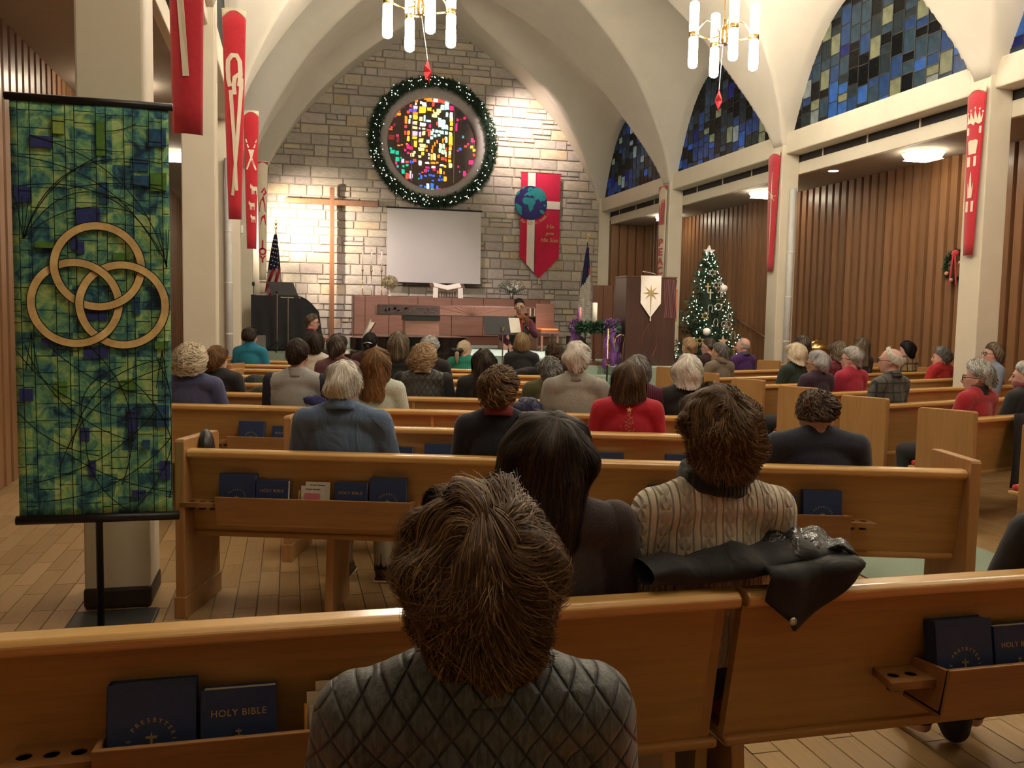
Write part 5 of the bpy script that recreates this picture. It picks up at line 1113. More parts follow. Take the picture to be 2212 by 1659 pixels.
    if shoes:
        for s in (-1, 1):
            sh = MB(); sh.cap((s*.115, .69, .055), .045, (s*.12, .86, .04), .038); sh.bb((s*.115-.042, .645, 0), (s*.12+.042, .90, .02)); sm = remesh(sh, .01, 3); sm.materials.append(flat('brown_shoe', (.05, .02, .015), .5)); so = link('shoe', sm, o)
            MB().bb((s*.115-.044, .64, .002), (s*.12+.044, .905, .014)).build('sole', PAPER, so, bevel=.004); MB().tube([(s*.115, .70, .06), (s*.115, .70, .17)], .048, 10).build('sock', BLACK, o, True)
    if collar == 'fold':
        MB().grid(lambda a, v: Vector((nb.x+(.066+.022*v)*math.cos(2*PI*a), nb.y+.002+(.064+.022*v)*math.sin(2*PI*a), nb.z+.028-.052*v-.02*math.sin(2*PI*a)*(1))), 24, 3, True).build('collar', col_mat or topmat, o, True, solid=.006)
    elif collar == 'high':
        MB().grid(lambda a, v: Vector((nb.x+(.078-.010*v)*math.cos(2*PI*a), nb.y+.002+(.076-.010*v)*math.sin(2*PI*a), nb.z-.035+.07*v)), 24, 4, True).build('collar', col_mat or topmat, o, True, solid=.008)
    elif collar == 'scarf':
        sc = MB(); rs_ = random.Random(seed)
        for q in range(3):
            sc.tube([(nb.x+(.088+.012*math.sin(3*a+q))*math.cos(a), nb.y+.004+(.076+.01*math.sin(2*a+q))*math.sin(a), nb.z-.012+.022*q+.008*math.sin(2*a+q*2)) for a in np.linspace(0, 2*PI, 25)], .022, 8, False)
        sm = remesh(sc, .011, 3); sm.materials.append(col_mat or topmat); link('scarf', sm, o)
    if st is not None:
        hs = hair(o, hc, R, st, seed)
        if st.get('layer'): s2 = dict(st); s2.update(st['layer']); hair(o, hc, R, s2, seed+500, 'hair_locks')
        if st.get('pony'):
            p = MB(); c0 = hc+R @ Vector((0, -.125, -.0)); pts = [c0, c0+Vector((0, -.03, -.04)), c0+Vector((0, -.025, -.10)), c0+Vector((0, -.01, -.17))]; p.tube(pts, [.02, .03, .028, .012], 10); pm_ = remesh(p, .01, 3); pm_.materials.append(hm(st['col'])); link('ponytail', pm_, o)
            if st['pony'] == 'bow':
                bw = MB(); 
                for s in (-1, 1): bw.ball(c0+Vector((s*.045, -.02, .0)), (.045, .02, .035)); bw.ball(c0+Vector((s*.03, -.015, -.05)), (.02, .012, .035))
                bw.ball(c0+Vector((0, -.03, 0)), .018); bm2 = remesh(bw, .009, 2); bm2.materials.append(BLACK); link('hair_bow', bm2, o)
            if st['pony'] == 'clip': MB().tube([c0+Vector((x, -.02-.0*x, .02-abs(x)*.25)) for x in (-.055, -.03, 0, .03, .055)], .007, 6).build('hair_clip', CHROME, o, True)
    if face or glasses:
        for s in (-1, 1):
            MB().ball(hc+R @ Vector((s*.031, .083, .002)), (.011, .008, .007), 8, 6).build('eye', flat('eye_dark', (.03, .02, .015), .3), o, True)
        MB().ball(hc+R @ Vector((0, .090, -.062)), (.021, .007, .006), 8, 6, R).build('lips', flat('lips', (.42, .16, .14), .5), o, True)
        if st is not None and not st.get('nobrow'):
            for s in (-1, 1): MB().tube([hc+R @ Vector((s*.016, .094, .022)), hc+R @ Vector((s*.034, .092, .027)), hc+R @ Vector((s*.052, .078, .021))], .004, 5).build('eyebrow', hm(st['col']), o)
    if glasses:
        g = MB()
        for s in (-1, 1):
            g.tube([hc+R @ Vector((s*.034+.026*math.cos(a), .100, .0+.020*math.sin(a))) for a in np.linspace(0, 2*PI, 13)], .0028, 5, False); g.tube([hc+R @ Vector((s*.060, .099, .006)), hc+R @ Vector((s*.082, .05, .006)), hc+R @ Vector((s*.084, -.01, -.0))], .0026, 5)
        g.tube([hc+R @ Vector((-.008, .104, .004)), hc+R @ Vector((.008, .104, .004))], .0026, 5); g.build('glasses', BLACKM, o)
    o['_hc'] = tuple(hc); o['_nb'] = tuple(nb); return o
# ---- fabrics
def knit(name, c, rib=0, sc=170, var=.12, bmp=.5, rough=.95, vcol=None):
    if name in _MC: return _MC[name]
    m, nt, b = newmat(name); co = coords(nt); n1 = noise(nt, co, sc, 2); n2 = noise(nt, co, 9, 3)
    f = math_(nt, 'ADD', math_(nt, 'MULTIPLY', n1, .6), math_(nt, 'MULTIPLY', n2, .4)); h = n1
    if rib:
        sp = nd(nt, 'ShaderNodeSeparateXYZ'); nt.links.new(co, sp.inputs[0]); h = math_(nt, 'ADD', math_(nt, 'MULTIPLY', math_(nt, 'SINE', math_(nt, 'MULTIPLY', sp.outputs[0], rib)), .5), math_(nt, 'MULTIPLY', n1, .4)); f = math_(nt, 'ADD', math_(nt, 'MULTIPLY', f, .6), math_(nt, 'MULTIPLY', h, .3))
    nt.links.new(ramp(nt, f, [(.3, tuple(x*(1-var*2.2) for x in c)), (.7, tuple(min(1, x*(1+var)) for x in (vcol or c)))]), b.inputs['Base Color']); b.inputs['Roughness'].default_value = rough; b.inputs['Sheen Weight'].default_value = .25
    bump(nt, b, h, bmp, .006); _MC[name] = m; return m
def folds(name, c, check=0, rough=.8, var=.08, st=.8, sc=5, sheen=.1, line=None):
    """woven cloth with soft creases and optional fine check"""
    if name in _MC: return _MC[name]
    m, nt, b = newmat(name); co = coords(nt, (1, 1, .45)); n1 = noise(nt, co, sc, 3, .5, 1.2); c2 = coords(nt); base = ramp(nt, noise(nt, c2, 8, 3), [(.3, tuple(x*(1-var) for x in c)), (.7, tuple(min(1, x*(1+var)) for x in c))])
    if check:
        sp = nd(nt, 'ShaderNodeSeparateXYZ'); nt.links.new(c2, sp.inputs[0]); fx = math_(nt, 'SINE', math_(nt, 'MULTIPLY', sp.outputs[0], check)); fz = math_(nt, 'SINE', math_(nt, 'MULTIPLY', sp.outputs[2], check)); mx = math_(nt, 'MAXIMUM', fx, fz)
        k = ramp(nt, mx, [(.80, (0, 0, 0)), (.97, (1, 1, 1))]); mi = nd(nt, 'ShaderNodeMix', data_type='RGBA'); nt.links.new(k, mi.inputs[0]); nt.links.new(base, mi.inputs[6]); mi.inputs[7].default_value = (*(line or tuple(x*.35 for x in c)), 1); base = mi.outputs[2]
    nt.links.new(base, b.inputs['Base Color']); b.inputs['Roughness'].default_value = rough; b.inputs['Sheen Weight'].default_value = sheen; bump(nt, b, n1, st, .03); _MC[name] = m; return m
def quilt(name, c, line, p=.062, ang=.62):
    m, nt, b = newmat(name); co = coords(nt); sp = nd(nt, 'ShaderNodeSeparateXYZ'); nt.links.new(co, sp.inputs[0])
    def tri(sg):
        q = math_(nt, 'ADD', math_(nt, 'MULTIPLY', sp.outputs[0], 1/p), math_(nt, 'MULTIPLY', sp.outputs[2], sg*ang/p)); return math_(nt, 'ABSOLUTE', math_(nt, 'SUBTRACT', math_(nt, 'FRACT', math_(nt, 'ADD', q, 40.0)), .5))
    a = math_(nt, 'MAXIMUM', tri(1), tri(-1)); n1 = noise(nt, coords(nt, (1, 1, .12)), 150, 4, .6, .4)
    col = ramp(nt, n1, [(.35, tuple(x*.55 for x in c)), (.65, tuple(x*1.5 for x in c))]); k = ramp(nt, a, [(.425, (0, 0, 0)), (.452, (1, 1, 1))]); mi = nd(nt, 'ShaderNodeMix', data_type='RGBA'); nt.links.new(k, mi.inputs[0]); nt.links.new(col, mi.inputs[6]); mi.inputs[7].default_value = (*line, 1)
    nt.links.new(mi.outputs[2], b.inputs['Base Color']); b.inputs['Roughness'].default_value = .5; b.inputs['Sheen Weight'].default_value = .2
    h = math_(nt, 'SUBTRACT', math_(nt, 'MULTIPLY', n1, .25), math_(nt, 'MULTIPLY', math_(nt, 'POWER', math_(nt, 'MULTIPLY', a, 2), 8.0), 1.0)); bump(nt, b, h, .8, .008); return m
def cable(name, c):
    m, nt, b = newmat(name); co = coords(nt); sp = nd(nt, 'ShaderNodeSeparateXYZ'); nt.links.new(co, sp.inputs[0]); per = .060
    q = math_(nt, 'MULTIPLY', sp.outputs[0], 1/per); fr = math_(nt, 'FRACT', math_(nt, 'ADD', q, 40.25)); d = math_(nt, 'SUBTRACT', fr, .5)
    sw = math_(nt, 'MULTIPLY', math_(nt, 'SINE', math_(nt, 'MULTIPLY', sp.outputs[2], 2*PI/.075)), .12); ad = math_(nt, 'ABSOLUTE', math_(nt, 'ADD', d, sw)); ad2 = math_(nt, 'ABSOLUTE', math_(nt, 'SUBTRACT', d, sw))
    r1 = math_(nt, 'SUBTRACT', 1.0, math_(nt, 'MULTIPLY', ad, 6.0)); r2 = math_(nt, 'SUBTRACT', 1.0, math_(nt, 'MULTIPLY', ad2, 6.0)); rope = math_(nt, 'MAXIMUM', math_(nt, 'MAXIMUM', r1, r2), 0.0)
    e = math_(nt, 'ABSOLUTE', math_(nt, 'SUBTRACT', math_(nt, 'ABSOLUTE', d), .34)); rail = math_(nt, 'MAXIMUM', math_(nt, 'SUBTRACT', 1.0, math_(nt, 'MULTIPLY', e, 22.0)), 0.0); h = math_(nt, 'ADD', rope, math_(nt, 'MULTIPLY', rail, .7)); n1 = noise(nt, coords(nt, (1, 1, .3)), 260, 2); h = math_(nt, 'ADD', h, math_(nt, 'MULTIPLY', n1, .25))
    b.inputs['Base Color'].default_value = (*c, 1); nt.links.new(ramp(nt, n1, [(.2, tuple(x*.9 for x in c)), (.8, c)]), b.inputs['Base Color']); b.inputs['Roughness'].default_value = .9; b.inputs['Sheen Weight'].default_value = .2; bump(nt, b, h, 1.0, .013); return m
BLK = folds('black_knit', (.012, .012, .014), st=.5); KH = flat('khaki_trousers', (.32, .27, .19), .85)
def S_(style, col, **k): d = dict(STY[style]); d['col'] = col; d.update(k); return d
def LP(row, x): return lrow(row, x)
# ---- the angled pews on the piano side
person('person in periwinkle sweater with big curly cream hair', LP('C', -.79), AL, 1.30, S_('curly', 'cream', vol=.045, n=1300), 1, folds('periwinkle_knit', (.065, .075, .17), st=.5), 'pink', wide=1.15)
person('person in black top with short golden brown hair beside the column', LP('D', -.67), AL, 1.25, S_('short', 'honey', vol=.022, drop=(.02, .02, .01, 0, 0, 0)), 2, BLK, hy=-.3)
person('person in turquoise turtleneck with dark bowl cut', LP('H', -.56), AL, 1.34, S_('bob', 'dark', vol=.02, drop=(.0, .01, .02, .01, 0, 0)), 3, folds('turquoise_knit', (.01, .19, .30), st=.4), tops='turtle', hy=-.35, face=True)
person('man in grey fleece with navy sleeves and dark cropped hair', LP('C', .0), AL, 1.36, S_('crop', 'dark', vol=.014), 4, knit('grey_fleece', (.36, .36, .355)), wide=1.12, sleeve=flat('navy_sleeve', (.014, .016, .035), .8), collar='high', col_mat=knit('grey_fleece', (.36, .36, .355)))
person('person in white top with sleek dark brown bob', LP('F', .21), AL, 1.34, S_('bob', 'dark', vol=.018), 5, folds('white_cotton', (.58, .54, .46), st=.4), hy=-.1)
person('person in mauve top with layered grey brown hair', LP('E', .40), AL, 1.35, S_('short', 'greybrown', vol=.026, drop=(.02, .02, .02, .01, 0, 0)), 6, folds('mauve_wool', (.14, .06, .075), st=.4), hy=-.2)
person('person with dark hair pulled back in a silver clip', LP('G', .88), AL, 1.32, S_('crop', 'black', vol=.018, pony='clip'), 7, folds('maroon_knit', (.05, .015, .015), st=.4))
bs = person('white-haired man in blue checked shirt bowing his head', LP('A', .21), AL, 1.315, S_('short', 'white', vol=.018, len=.45, n=900, w=.0045), 8, folds('blue_check_shirt', (.12, .19, .32), check=1150, st=1.0, sc=6), 'pink', hp=-.22, wide=1.2, collar='fold', tops='shirt', legs=KH, shoes=True, vox=.014)
person('person in mint knit sweater with long light brown hair', LP('C', .57), AL, 1.30, S_('long', 'honey', vol=.026, amp=.012, n=900), 9, knit('mint_knit', (.60, .68, .61), sc=110))
person('person in black top with shoulder-length ash blonde hair', LP('E', .97), AL, 1.38, S_('bob', 'ash', vol=.024, drop=(.09, .09, .09, .08, .03, 0)), 10, BLK)
person('person in quilted vest and cream collar with curly strawberry blonde hair', LP('D', 1.06), AL, 1.30, S_('curly', 'strawberry', vol=.034), 11, quilt('grey_quilt_vest', (.055, .055, .05), (.03, .03, .03), .05), 'light', wide=1.1, collar='fold', col_mat=flat('cream_collar', (.50, .41, .27), .85), sleeve=BLK, hy=-.3)
person('person in navy top with short wavy silver hair', LP('F', 1.42), AL, 1.31, S_('wavy', 'silver', vol=.022), 12, BLK, hy=-.3)
person('person in emerald sweater with black bow on white ponytail', LP('H', 2.14), AL, 1.22, S_('crop', 'cream', vol=.008, pony='bow'), 13, folds('emerald_knit', (.01, .22, .15), st=.4), 'pale', hy=-.75, face=True)
person('person in black with very long straight black hair', LP('D', 1.56), AL, 1.27, S_('longer', 'dark', vol=.022, n=800), 14, BLK)
person('man in navy pullover and red collar with curly brown hair', LP('A', .99), AL, 1.30, S_('wavy', 'chestnut', vol=.030, n=1100, w=.005, edge=(92, 94, 92, 80, 78, 74)), 15, knit('navy_pullover', (.010, .013, .025), sc=120), 'pink', hy=-.1, collar='fold', col_mat=flat('red_collar', (.22, .02, .03), .8), vox=.014)
person('person in black sweater with half-up dark blonde hair', LP('H', 2.85), AL, 1.34, S_('bob', 'blonde', vol=.02, drop=(.06, .06, .07, .06, .02, 0), amp=.01), 16, BLK, 'pink')
person('person with dark curly hair mostly hidden by the grey wool sweater', LP('G', 3.0), AL, 1.23, S_('curly', 'brown', vol=.02), 17, BLK)
person('person in olive jacket with short tousled steel grey hair', LP('D', 2.10), AL, 1.21, S_('wavy', 'steel', vol=.022), 18, folds('olive_jacket', (.075, .075, .03), st=.6), hy=.3, collar='fold', col_mat=flat('tan_corduroy', (.24, .19, .12), .9))
person('white-haired man in grey wool turtleneck sweater', LP('C', 2.01), AL, 1.38, S_('short', 'white', vol=.024, n=900, amp=.009), 19, knit('grey_wool', (.37, .365, .33), sc=230, var=.2), 'pink', tops='turtle', wide=1.12, collar='high', col_mat=knit('grey_rib', (.37, .365, .33), rib=900))
rsw = person('person in red sweater with gold tree, brown hair at shoulders', LP('B', 2.01), AL, 1.29, S_('bob', 'brown', vol=.026, n=1000, w=.005, drop=(.065, .065, .07, .06, .03, 0), under=-.006), 21, folds('red_sweater', (.46, .008, .03), st=.4, sc=7), vox=.014)
person('person in burgundy ribbed knit with dark grey bob', LP('C', 2.45), AL, 1.29, S_('bob', 'steel', vol=.02), 22, knit('burgundy_rib', (.10, .012, .04), rib=420), hy=-.5)
person('person in black turtleneck with wavy white bob', LP('C', 2.80), AL, 1.30, S_('flip', 'white', vol=.028, n=900, amp=.012), 23, BLK, tops='turtle')
nv = person('person in navy chenille sweater with short brown hair bowed forward', LP('A', 2.54), AL, 1.215, S_('wavy', 'brown', vol=.020, n=1000, edge=(90, 92, 92, 84, 78, 74), drop=(.03, .03, .015, 0, 0, 0)), 26, knit('navy_chenille', (.025, .032, .058), sc=190, var=.3), 'light', hp=-.45, wide=1.22, hy=-.15, vox=.014)
# gold tree printed on the red sweater
hcv = Vector(rsw['_nb']); g = MB(); rr_ = random.Random(5)
def on_back(x, z): return Vector((x, -.012+.5*x*x, z))
for i in range(120):
    f = rr_.random(); z = .98-.18*f; x = rr_.gauss(0, .008+.034*f); c = on_back(x, z+hcv.z-1.06) ; c.y = .062+.9*x*x-.0; g.ball(c, .0026, 5, 4)
gt = g.build('gold_sequins', GOLD, rsw); tag(gt, kind='stuff'); c = on_back(0, 1.0+hcv.z-1.06); put('gold_star', flat_shape([[(a*.02, b*.02) for a, b in star_pts(5, 1, .4)]], .002), flat('bright_gold', (.8, .55, .2), .4), rsw, Matrix.Translation((0, .060, c.z)) @ Matrix.Rotation(PI/2, 4, 'X'))
# ---- near straight pews
coat_p = person('person in plum wool coat with long straight dark brown hair', (.66, NY), 0, 1.315, S_('long', 'dark', vol=.026, n=6500, w=.0019, k=11, drop=(.135, .14, .145, .12, .05, 0), amp=.0035, lift=.007, flare=.10, under=.012, len=.95, over=.08, swirl=.10, flick=.012, widen=(1.12, 1.05), locks=16, frizz=.5), 24, knit('plum_wool', (.065, .045, .055), sc=200, var=.16), tops='coat', collar='high', wide=1.12, hr=.12, hy=-.05, vox=.012, sleeve=knit('plum_wool', (.065, .045, .055)))
cs = person('person in cream cable knit sweater with short brown hair', (1.138, NY), math.radians(-5), 1.372, S_('wavy', 'chestnut', vol=.022, n=6500, w=.0020, k=10, len=.6, amp=.012, freq=.9, drop=(.045, .045, .03, 0, 0, 0), lump=.006, swirl=.5, flick=.014, over=.05, locks=9, frizz=.4, layer=dict(tilt=45, vol=.024, n=3000, len=.45, amp=.016, swirl=.7, lump=.010, locks=6, edge=(66, 72, 80, 88, 88, 82), drop=(.01, .01, .01, 0, 0, 0), start=.1)), 25, cable('cream_cable', (.84, .76, .62)), 'pink', tops='sweater', collar='scarf', col_mat=knit('charcoal_scarf', (.022, .023, .024), rib=500), wide=1.06, hy=.12, vox=.012, sleeve=None)
person('person in quilted dark grey jacket with big tousled auburn brown hair', (.238, 1.00), math.radians(-6), 1.322, S_('wavy', 'chestnut', vol=.020, n=9000, w=.0016, k=13, len=.7, amp=.011, freq=.8, drop=(.060, .055, .045, .02, 0, 0), lump=.010, swirl=.6, flick=.016, over=.05, under=.035, lift=.010, locks=12, frizz=.30, curl=.5, widen=(.97, .97), layer=dict(tilt=48, vol=.023, n=5000, len=.5, amp=.016, freq=.7, swirl=.8, lump=.012, locks=7, edge=(68, 72, 80, 88, 88, 82), drop=(.02, .02, .02, .01, 0, 0), flick=.03, start=.10)), 27, quilt('charcoal_quilt', (.085, .093, .095), (.022, .025, .026), .040, .72), 'light', tops='jacket', collar='high', col_mat=quilt('charcoal_quilt_collar', (.085, .093, .095), (.022, .025, .026), .040, .72), wide=1.0, vox=.010, hy=.03)
fp = person('person at the aisle end in black coat with tan fur hood', (2.43, NY), 0, 1.20, S_('short', 'blonde', vol=.02), 28, folds('black_down_coat', (.010, .011, .013), st=.8), tops='coat', wide=1.15)
fu = MB(); rfz = random.Random(6)
for i in range(1500):
    an = rfz.uniform(0, 2*PI); c = Vector((.0+.17*math.cos(an), .15+.13*math.sin(an), .97+.03*math.sin(an*2))); needles(fu, c, 2, .07, rfz, Vector((math.cos(an), math.sin(an), .2)), 1.2, .003)
fu.build('fur_trim', flat('tan_fur', (.36, .22, .08), .9, var=.5, sc=60), fp)
# ---- the tree side of the aisle
def RP(row, x): return rrow(row, x)
person('person in dark top with short blonde-grey hair before the tree', RP('6', 5.26), AR, 1.31, S_('short', 'strawberry', vol=.018), 29, BLK, hy=.2)
person('man in plum shirt with glasses and thin grey brown hair', RP('6', 5.60), AR, 1.30, S_('crop', 'greybrown', vol=.006), 30, folds('dark_plum', (.035, .012, .02), st=.4), 'pink', hy=.5, glasses=True)
person('person in taupe hooded jacket with short grey black hair', RP('5', 5.16), AR, 1.28, S_('crop', 'steel', vol=.016), 31, folds('taupe_jacket', (.17, .135, .10), st=.9), 'tan', hy=.3, collar='scarf', col_mat=folds('taupe_jacket', (.17, .135, .10)))
person('bald man in purple sweater and grey collar', RP('6', 6.23), AR, 1.31, S_('fringe', 'silver', n=70, start=.74), 32, folds('purple_knit', (.060, .012, .13), st=.4), 'pink', hy=.45, face=True, collar='fold', col_mat=flat('grey_collar', (.06, .06, .08), .8))
person('person with short grey hair half hidden behind the cream bob', RP('5', 6.56), AR, 1.37, S_('short', 'greybrown', vol=.018), 33, BLK)
person('person in dark green coat with cream blonde bob', RP('4', 5.64), AR, 1.31, S_('flip', 'cream', vol=.034, n=900), 34, folds('bottle_green_coat', (.012, .028, .020), st=.6), hy=.2, tops='coat')
person('person in dark purple sweater with short lavender grey hair', RP('3', 5.19), AR, 1.27, S_('short', 'lavender', vol=.024, drop=(.02, .02, .01, 0, 0, 0), n=800), 35, folds('aubergine_knit', (.032, .012, .032), st=.4), 'tan', hy=.45, glasses=True)
person('person in red patterned scarf with highlighted brown hair', RP('4', 6.34), AR, 1.33, S_('flip', 'ash', vol=.026, amp=.014), 36, folds('crimson_wrap', (.17, .015, .03), st=1.0, check=90, line=(.03, .005, .01)), collar='scarf', col_mat=folds('crimson_wrap2', (.14, .01, .03)))
person('person with long streaked brown hair seated past the red scarf', RP('5', 7.70), AR, 1.35, S_('long', 'ash', vol=.02), 37, BLK)
person('person in bright red top with glasses and silver hair', RP('3', 5.69), AR, 1.31, S_('short', 'silver', vol=.02), 38, folds('cherry_knit', (.38, .015, .05), st=.4), 'pink', hy=.5, glasses=True)
person('balding man with white hair in grey plaid shirt', RP('2', 5.26), AR, 1.34, S_('fringe', 'white', n=420, vol=.010, start=.58), 39, folds('grey_plaid', (.085, .085, .075), check=75, st=.7, line=(.02, .02, .025)), 'pink', hy=.5, face=True, glasses=True, tops='shirt', collar='fold', wide=1.05)
person('person in beige plaid shawl with sleek black bob', RP('5', 8.66), AR, 1.30, S_('bob', 'black', vol=.026), 40, folds('beige_plaid', (.42, .31, .18), check=60, st=.6, line=(.04, .03, .03)), 'pink', hy=.7, face=True)
person('person in red cardigan with curly steel grey hair', RP('4', 8.26), AR, 1.25, S_('curly', 'steel', vol=.022), 41, folds('scarlet_cardigan', (.42, .015, .02), st=.4), 'pink', hy=.65, face=True)
person('person in blue-grey shirt with glasses and long brown hair', RP('3', 8.15), AR+.9, 1.35, S_('bob', 'ash', vol=.02, drop=(.06, .06, .07, .05, 0, 0)), 42, folds('slate_blue_shirt', (.16, .20, .28), st=.6), 'pink', hy=.0, glasses=True, wide=1.1)
person('person in red sweater and black collar with short silver hair', RP('1', 5.30), AR, 1.28, S_('wavy', 'silver', vol=.022, n=1000), 43, knit('scarlet_sweater', (.42, .015, .03), sc=120), 'pink', hy=.5, glasses=True, collar='high', col_mat=BLK, vox=.014)
person('person in black with red scarf and short silver hair beside the aisle', RP('1', 5.95), AR, 1.27, S_('short', 'silver', vol=.02, n=900), 44, BLK, 'pink', hy=.5, face=True, collar='scarf', col_mat=folds('wine_scarf', (.13, .015, .03), st=.8), vox=.014)
# ---- musicians
pi_arms = [((.165, .15, .985), (.22, .30, .75), (.13, .52, .72))]*2
pn = person('pianist in black jacket and red patterned scarf with glasses', (.45-.27, 14.3), -PI/2, 1.52, S_('short', 'ash', vol=.018), 45, folds('black_jacket', (.008, .008, .010), st=.5), 'pink', base=.13, arms=pi_arms, glasses=True, hp=-.1, tops='jacket', seat_dy=0, hy=-.25, vox=.013)
nb = Vector(pn['_nb']); RSC = folds('red_print_scarf', (.50, .03, .04), st=.5, check=140, line=(.05, .01, .03))
for s in (-1, 1): MB().tube([nb+Vector((s*.05, -.06, .02)), nb+Vector((s*.07, .03, .02)), nb+Vector((s*.06, .10, -.06)), nb+Vector((s*.055, .15, -.2)), nb+Vector((s*.05, .16, -.36))], [.03, .032, .034, .034, .02], 8, flat=.35).build('scarf', RSC, pn, True)
def violinist():
    b = MB(); hc = Vector((0, .03, 1.565)); R = Euler((-.15, .12, -.15), 'XYZ').to_matrix(); head_prims(b, hc, R)
    pel, che, nb = Vector((0, 0, .90)), Vector((0, .0, 1.18)), Vector((0, 0, 1.38))
    # local: faces +y; his left is -x
    LA = [Vector((-.17, 0, 1.31)), Vector((-.24, .17, 1.12)), Vector((-.075, .30, 1.26))]; RA = [Vector((.17, 0, 1.31)), Vector((.27, .06, 1.06)), Vector((.19, .30, .97))]
    def torso(mb, i, arm=1.0):
        mb.ball(che, (.155+i, .105+i, .2+i), 16, 12); mb.ball((0, 0, 1.0), (.14+i, .105+i, .16+i), 16, 10); mb.ball(pel, (.155+i, .11+i, .1+i), 14, 8)
        for A in (LA, RA):
            s = 1 if A[0].x > 0 else -1; mb.cap((0, 0, 1.32), .06+i, (s*.13, 0, 1.315), .054+i); mb.cap((s*.03, 0, 1.37), .045+i, (s*.12, 0, 1.325), .045+i); mb.cap(A[0], .052+i, A[1], .042+i); mb.cap(A[1], .042+i, A[1]+(A[2]-A[1])*arm, .03+i)
    def legs(mb, i):
        for s in (-1, 1): mb.cap((s*.085, 0, .86), .08+i, (s*.10, .02, .48), .06+i); mb.cap((s*.10, .02, .48), .058+i, (s*.11, 0, .09), .04+i)
    torso(b, -.006); legs(b, -.006); b.cap(hc+R @ Vector((0, -.022, -.05)), .048, nb, .055)
    hand(b, LA[2], Vector((.02, .1, 1)), -1, Vector((0, -1, 0)), .55); hand(b, RA[2], Vector((-.2, .5, -.8)), 1, Vector((0, 1, .3)), .5)
    for s in (-1, 1): b.cap((s*.11, -.01, .06), .035, (s*.13, .14, .035), .032)
    me = remesh(b, .0085, 2); me.materials.append(skin('tan')); o = link('person', me); o.location = (3.53, 13.6, .13); o.rotation_euler = (0, 0, PI-.1); o.scale = (1, 1, 1.0)
    tag(o, 'violinist in maroon shirt and grey vest standing at the music stand', 'person')
    t = MB(); torso(t, .013, .92); tm = remesh(t, .012, 4); tm.materials.append(folds('maroon_shirt', (.085, .012, .045), st=.5)); link('shirt', tm, o)
    t = MB(); t.ball(che, (.174, .124, .205), 16, 12); t.ball((0, 0, 1.0), (.162, .126, .17), 16, 10); tm = remesh(t, .013, 3); tm.materials.append(flat('grey_vest', (.055, .06, .062), .8)); link('vest', tm, o)
    t = MB(); legs(t, .012); t.ball(pel, (.175, .13, .1), 14, 8); tm = remesh(t, .018, 3); tm.materials.append(flat('charcoal_trousers', (.03, .032, .035), .8)); link('trousers', tm, o)
    MB().prism([(-.03, .118, 1.36), (.03, .118, 1.36), (.05, .142, 1.2), (0, .15, 1.13), (-.05, .142, 1.2)], (0, .01, 0)).build('red_scarf', flat('coral_scarf', (.55, .05, .08), .8), o)
    for s in (-1, 1): MB().cap((s*.11, -.03, .045), .042, (s*.13, .15, .035), .038).build('shoe', BLACK, o, True)
    hair(o, hc, R, S_('crop', 'black', vol=.008, n=300), 77)
    for s in (-1, 1): MB().ball(hc+R @ Vector((s*.031, .082, .0)), (.012, .007, .005), 8, 6).build('eye', flat('eye_dark', (.03, .02, .015), .3), o, True); MB().tube([hc+R @ Vector((s*.016, .093, .022)), hc+R @ Vector((s*.05, .08, .022))], .004, 5).build('eyebrow', hm('black'), o)
    MB().ball(hc+R @ Vector((0, .09, -.062)), (.02, .007, .006), 8, 6, R).build('lips', flat('lips', (.42, .16, .14), .5), o, True)
    gs = MB()
    for s in (-1, 1): gs.tube([hc+R @ Vector((s*.034+.025*math.cos(a), .099, .018*math.sin(a))) for a in np.linspace(0, 2*PI, 13)], .0018, 5, False); gs.tube([hc+R @ Vector((s*.058, .097, .004)), hc+R @ Vector((s*.082, .0, .004))], .0018, 5)
    gs.build('glasses', CHROME, o)
    # violin and bow
    v = thing('violin', 'reddish brown violin held under the chin of the maroon shirted player', 'violin', (0, 0, 0)); VW = flat('violin_varnish', (.22, .045, .015), .25, coat=.6)
    W = Matrix.Translation((3.53, 13.6, .13)) @ Matrix.Rotation(PI-.1, 4, 'Z'); a = Vector((-.055, .10, 1.425)); d = (LA[2]+Vector((.02, .03, .07))-a).normalized(); n = Vector((.25, -.2, 1)); s = d.cross(n).normalized(); n = s.cross(d).normalized()
    def L(p): return W @ (a+s*p[0]+d*p[1]+n*p[2])
    ol = [(-.03, 0), (-.075, .02), (-.09, .07), (-.075, .12), (-.05, .15), (-.05, .19), (-.07, .22), (-.075, .27), (-.05, .31), (-.02, .325)]; ol = ol+[(-x, y) for x, y in reversed(ol)]
    MB().prism([L((x*.9, y*.95, -.018)) for x, y in ol], (L((0, 0, .018))-L((0, 0, -.018)))).build('body', VW, v, bevel=.004)
    MB().prism([L(p) for p in ((-.012, .29, .012), (.012, .29, .012), (.011, .50, .012), (-.011, .50, .012))], (L((0, 0, .018))-L((0, 0, 0)))).build('neck', VW, v); MB().prism([L(p) for p in ((-.015, .14, .036), (.015, .14, .036), (.011, .49, .03), (-.011, .49, .03))], (L((0, 0, .004))-L((0, 0, 0)))).build('fingerboard', BLACK, v); MB().tube([L((0, .49, .015)), L((0, .54, .01)), L((0, .555, -.01)), L((0, .54, -.02))], .012, 7).build('scroll', VW, v, True); MB().prism([L(p) for p in ((-.02, .11, .02), (.02, .11, .02), (.014, .11, .045), (-.014, .11, .045))], (L((0, .006, 0))-L((0, 0, 0)))).build('bridge', PAPER, v); MB().ball(L((-.05, .03, .025)), (.035, .03, .012)).build('chin_rest', BLACK, v, True)
    for q in (-.006, -.002, .002, .006): MB().tube([L((q, .05, .035)), L((q, .11, .047)), L((q*.7, .49, .032))], .0007, 4).build('string', CHROME, v)
